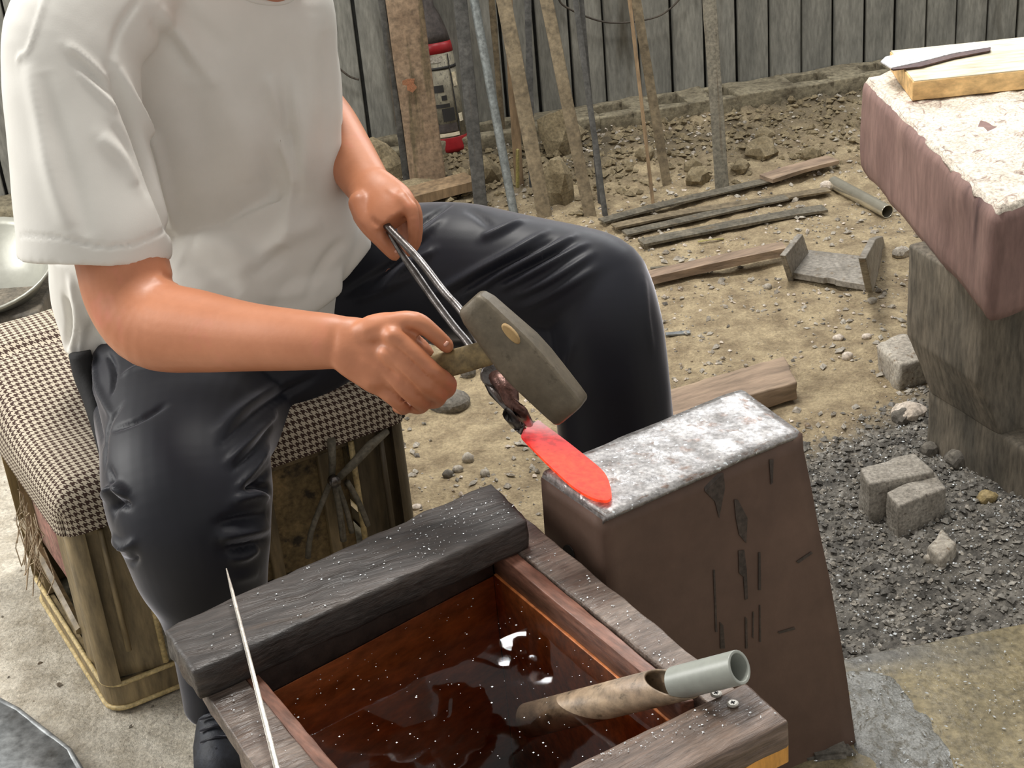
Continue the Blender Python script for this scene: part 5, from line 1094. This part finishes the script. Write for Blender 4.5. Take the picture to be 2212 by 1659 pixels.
# shoes
def shoe(ank, toe):
    ank, toe = V(ank), V(toe); d = (toe - ank); d.z = 0; L_ = d.length; d.normalize(); s = V((-d.y, d.x, 0))
    def ring(t, w_, h, zb_=.022): 
        c_ = ank - d * .07 + d * (L_ + .07) * t; c_.z = zb_
        return [c_ + s * w_ * math.cos(a) + V((0, 0, (h if math.sin(a) > 0 else .004) * math.sin(a))) for a in [2 * PI * j / 20 for j in range(20)]]
    R = [ring(0, .02, .05), ring(.06, .034, .085), ring(.25, .038, .10), ring(.42, .041, .085), ring(.65, .047, .062), ring(.85, .044, .05), ring(.97, .028, .036), ring(1, .01, .02)]
    o = obj('shoe', MB().rings(R), M['shoe'], per, smooth=True)
    R2 = []
    for z, k in ((0, .96), (.02, 1.04), (.026, 1.0)):
        R2.append([ank + d * (L_ - .07) * .5 + d * (L_ + .07) * .52 * k * math.cos(a) + s * (.046 * k * math.sin(a)) + V((0, 0, z - ank.z)) for a in [2 * PI * j / 28 for j in range(28)]])
    obj('sole', MB().rings(R2), M['sole'], o, smooth=True)
    for k in range(5):
        c_ = ank + d * (.055 + .018 * k); z = .104 - .009 * k
        obj('lace', MB().tube([at(c_, z) - s * .026 - d * .004 - V((0, 0, .008)), at(c_, z + .001), at(c_, z) + s * .026 - d * .004 - V((0, 0, .008))], .003, 6), M['pants'], o, smooth=True)
an = Q(486, 1540, 2.10); shoe((an.x - .005, an.y + .0, 0), (an.x + .01, an.y - .16, 0))
an = Q(1345, 1165, 2.38); shoe((an.x, an.y, 0), (an.x + .07, an.y - .15, 0))
# ------------------------------------------------------------------ smithing tongs
tt = thing('smithing_tongs', Q(1064, 825, 2.0), 'long steel smithing tongs held in one fist, gripping the glowing blade', 'tongs')
def dep(x): return 2.245 + (1.90 - 2.245) * ((x - 836) / (1130 - 836))
def TQ(x, y, off=0): return Q(x, y, dep(x) + off)
obj('tong_arm', MB().tube([TQ(*q) for q in catmull([(800, 440), (836, 488), (902, 557), (959, 630), (999, 676), (1035, 740), (1062, 800)], 4)], .0062, 10), M['tong'], tt, smooth=True)
obj('tong_arm', MB().tube([TQ(*q) for q in catmull([(838, 500), (868, 548), (896, 588), (934, 643), (978, 702), (1010, 740), (1040, 782), (1072, 812)], 4)], [.0035 + .0028 * min(1, i / 8) for i in range(29)], 10), M['tong'], tt, smooth=True)
a = TQ(1062, 810, -.01); vd = (a - CAMP).normalized(); obj('rivet_plate', MB().tube([a - vd * .008, a + vd * .02], [.016, .017], 14), M['tong'], tt, smooth=True, bevel=.002)
a = TQ(1068, 822, -.016); obj('rivet', MB().tube([a, a + vd * .01], [.006, .009], 12), M['tong_jaw'], tt, smooth=True)
def J(x, y, z): return P(x, y, z)
ja = [TQ(1066, 806), TQ(1086, 822), TQ(1100, 850), TQ(1106, 868), TQ(1124, 888, .0), P(1140, 912, az + .04)]
obj('jaw', MB().tube(ja, [.012, .0155, .0145, .0115, .012, .009], 12, flat=.75), M['tong_jaw'], tt, smooth=True)
jb = [TQ(1058, 816, .01), TQ(1074, 842, .01), TQ(1092, 868, .01), TQ(1104, 896, .0), P(1116, 914, az + .026), P(1130, 932, az + .022)]
obj('jaw', MB().tube(jb, [.012, .014, .010, .013, .012, .008], 12, flat=.8), M['tong'], tt, smooth=True)
# ------------------------------------------------------------------ hammer
hd = thing('smith_hammer', Q(1125, 765, 1.86), 'long dark smith hammer with a short wooden handle raised above the glowing blade', 'hammer')
A_, B_ = Q(1022, 655, 1.905), Q(1232, 884, 1.845); hl = (B_ - A_); Lh = hl.length; hl.normalize()
vd = ((A_ + B_) / 2 - CAMP).normalized(); wv = hl.cross(vd).normalized()          # in picture, across the head
if (RM.transposed() @ wv).x < 0: wv = -wv
dv = hl.cross(wv).normalized(); dv = dv if dv.dot(vd) < 0 else -dv                # towards the camera
th = math.radians(28); w2 = (wv * math.cos(th) + dv * math.sin(th)); d2 = (dv * math.cos(th) - wv * math.sin(th))
R = []
for t, hw_, hd_ in [(-.03, .016, .012), (0, .022, .016), (.06, .0255, .019), (.25, .029, .022), (.45, .033, .025), (.6, .033, .025), (.8, .030, .024), (.93, .028, .023), (1.0, .0265, .022), (1.03, .022, .018)]:
    c_ = A_ + hl * Lh * t; ch = .30
    ring = []
    for sx, sy in ((1, 1 - ch), (1 - ch, 1), (-1 + ch, 1), (-1, 1 - ch), (-1, -1 + ch), (-1 + ch, -1), (1 - ch, -1), (1, -1 + ch)): ring.append(c_ + w2 * hw_ * sx + d2 * hd_ * sy)
    R.append(ring)
head = obj('hammer_head', MB().rings(R), M['hammer'], hd, bevel=.003)
hm_ = A_ + hl * Lh * .40
H0, H1 = Q(880, 812, 1.915), hm_ + w2 * .0
hx = (H1 - H0).normalized(); hs = hx.cross(vd).normalized(); hn = hx.cross(hs)
R = [[H0 + (H1 - H0) * t + hs * a * .017 * k + hn * b * .012 * k for a, b in ((1, .6), (.6, 1), (-.6, 1), (-1, .6), (-1, -.6), (-.6, -1), (.6, -1), (1, -.6))] for t, k in ((0, .9), (.05, 1), (.5, 1.05), (1.0, 1))]
obj('hammer_handle', MB().rings(R), M['hammer_handle'], hd, bevel=.002)
wc = Q(1103, 722, 1.6)
d_ = ray(1103, 722); k = (A_ + d2 * .0245 - CAMP).dot(d2) / d_.dot(d2); wc = CAMP + d_ * k
obj('wedge', MB().rings([[wc + d2 * z + hl * math.cos(a) * .017 * s_ + w2 * math.sin(a) * .0058 * s_ for a in [2 * PI * j / 16 for j in range(16)]] for z, s_ in ((-.006, 1), (.0006, 1), (.001, .8))]), M['hammer_wedge'], hd, smooth=True)
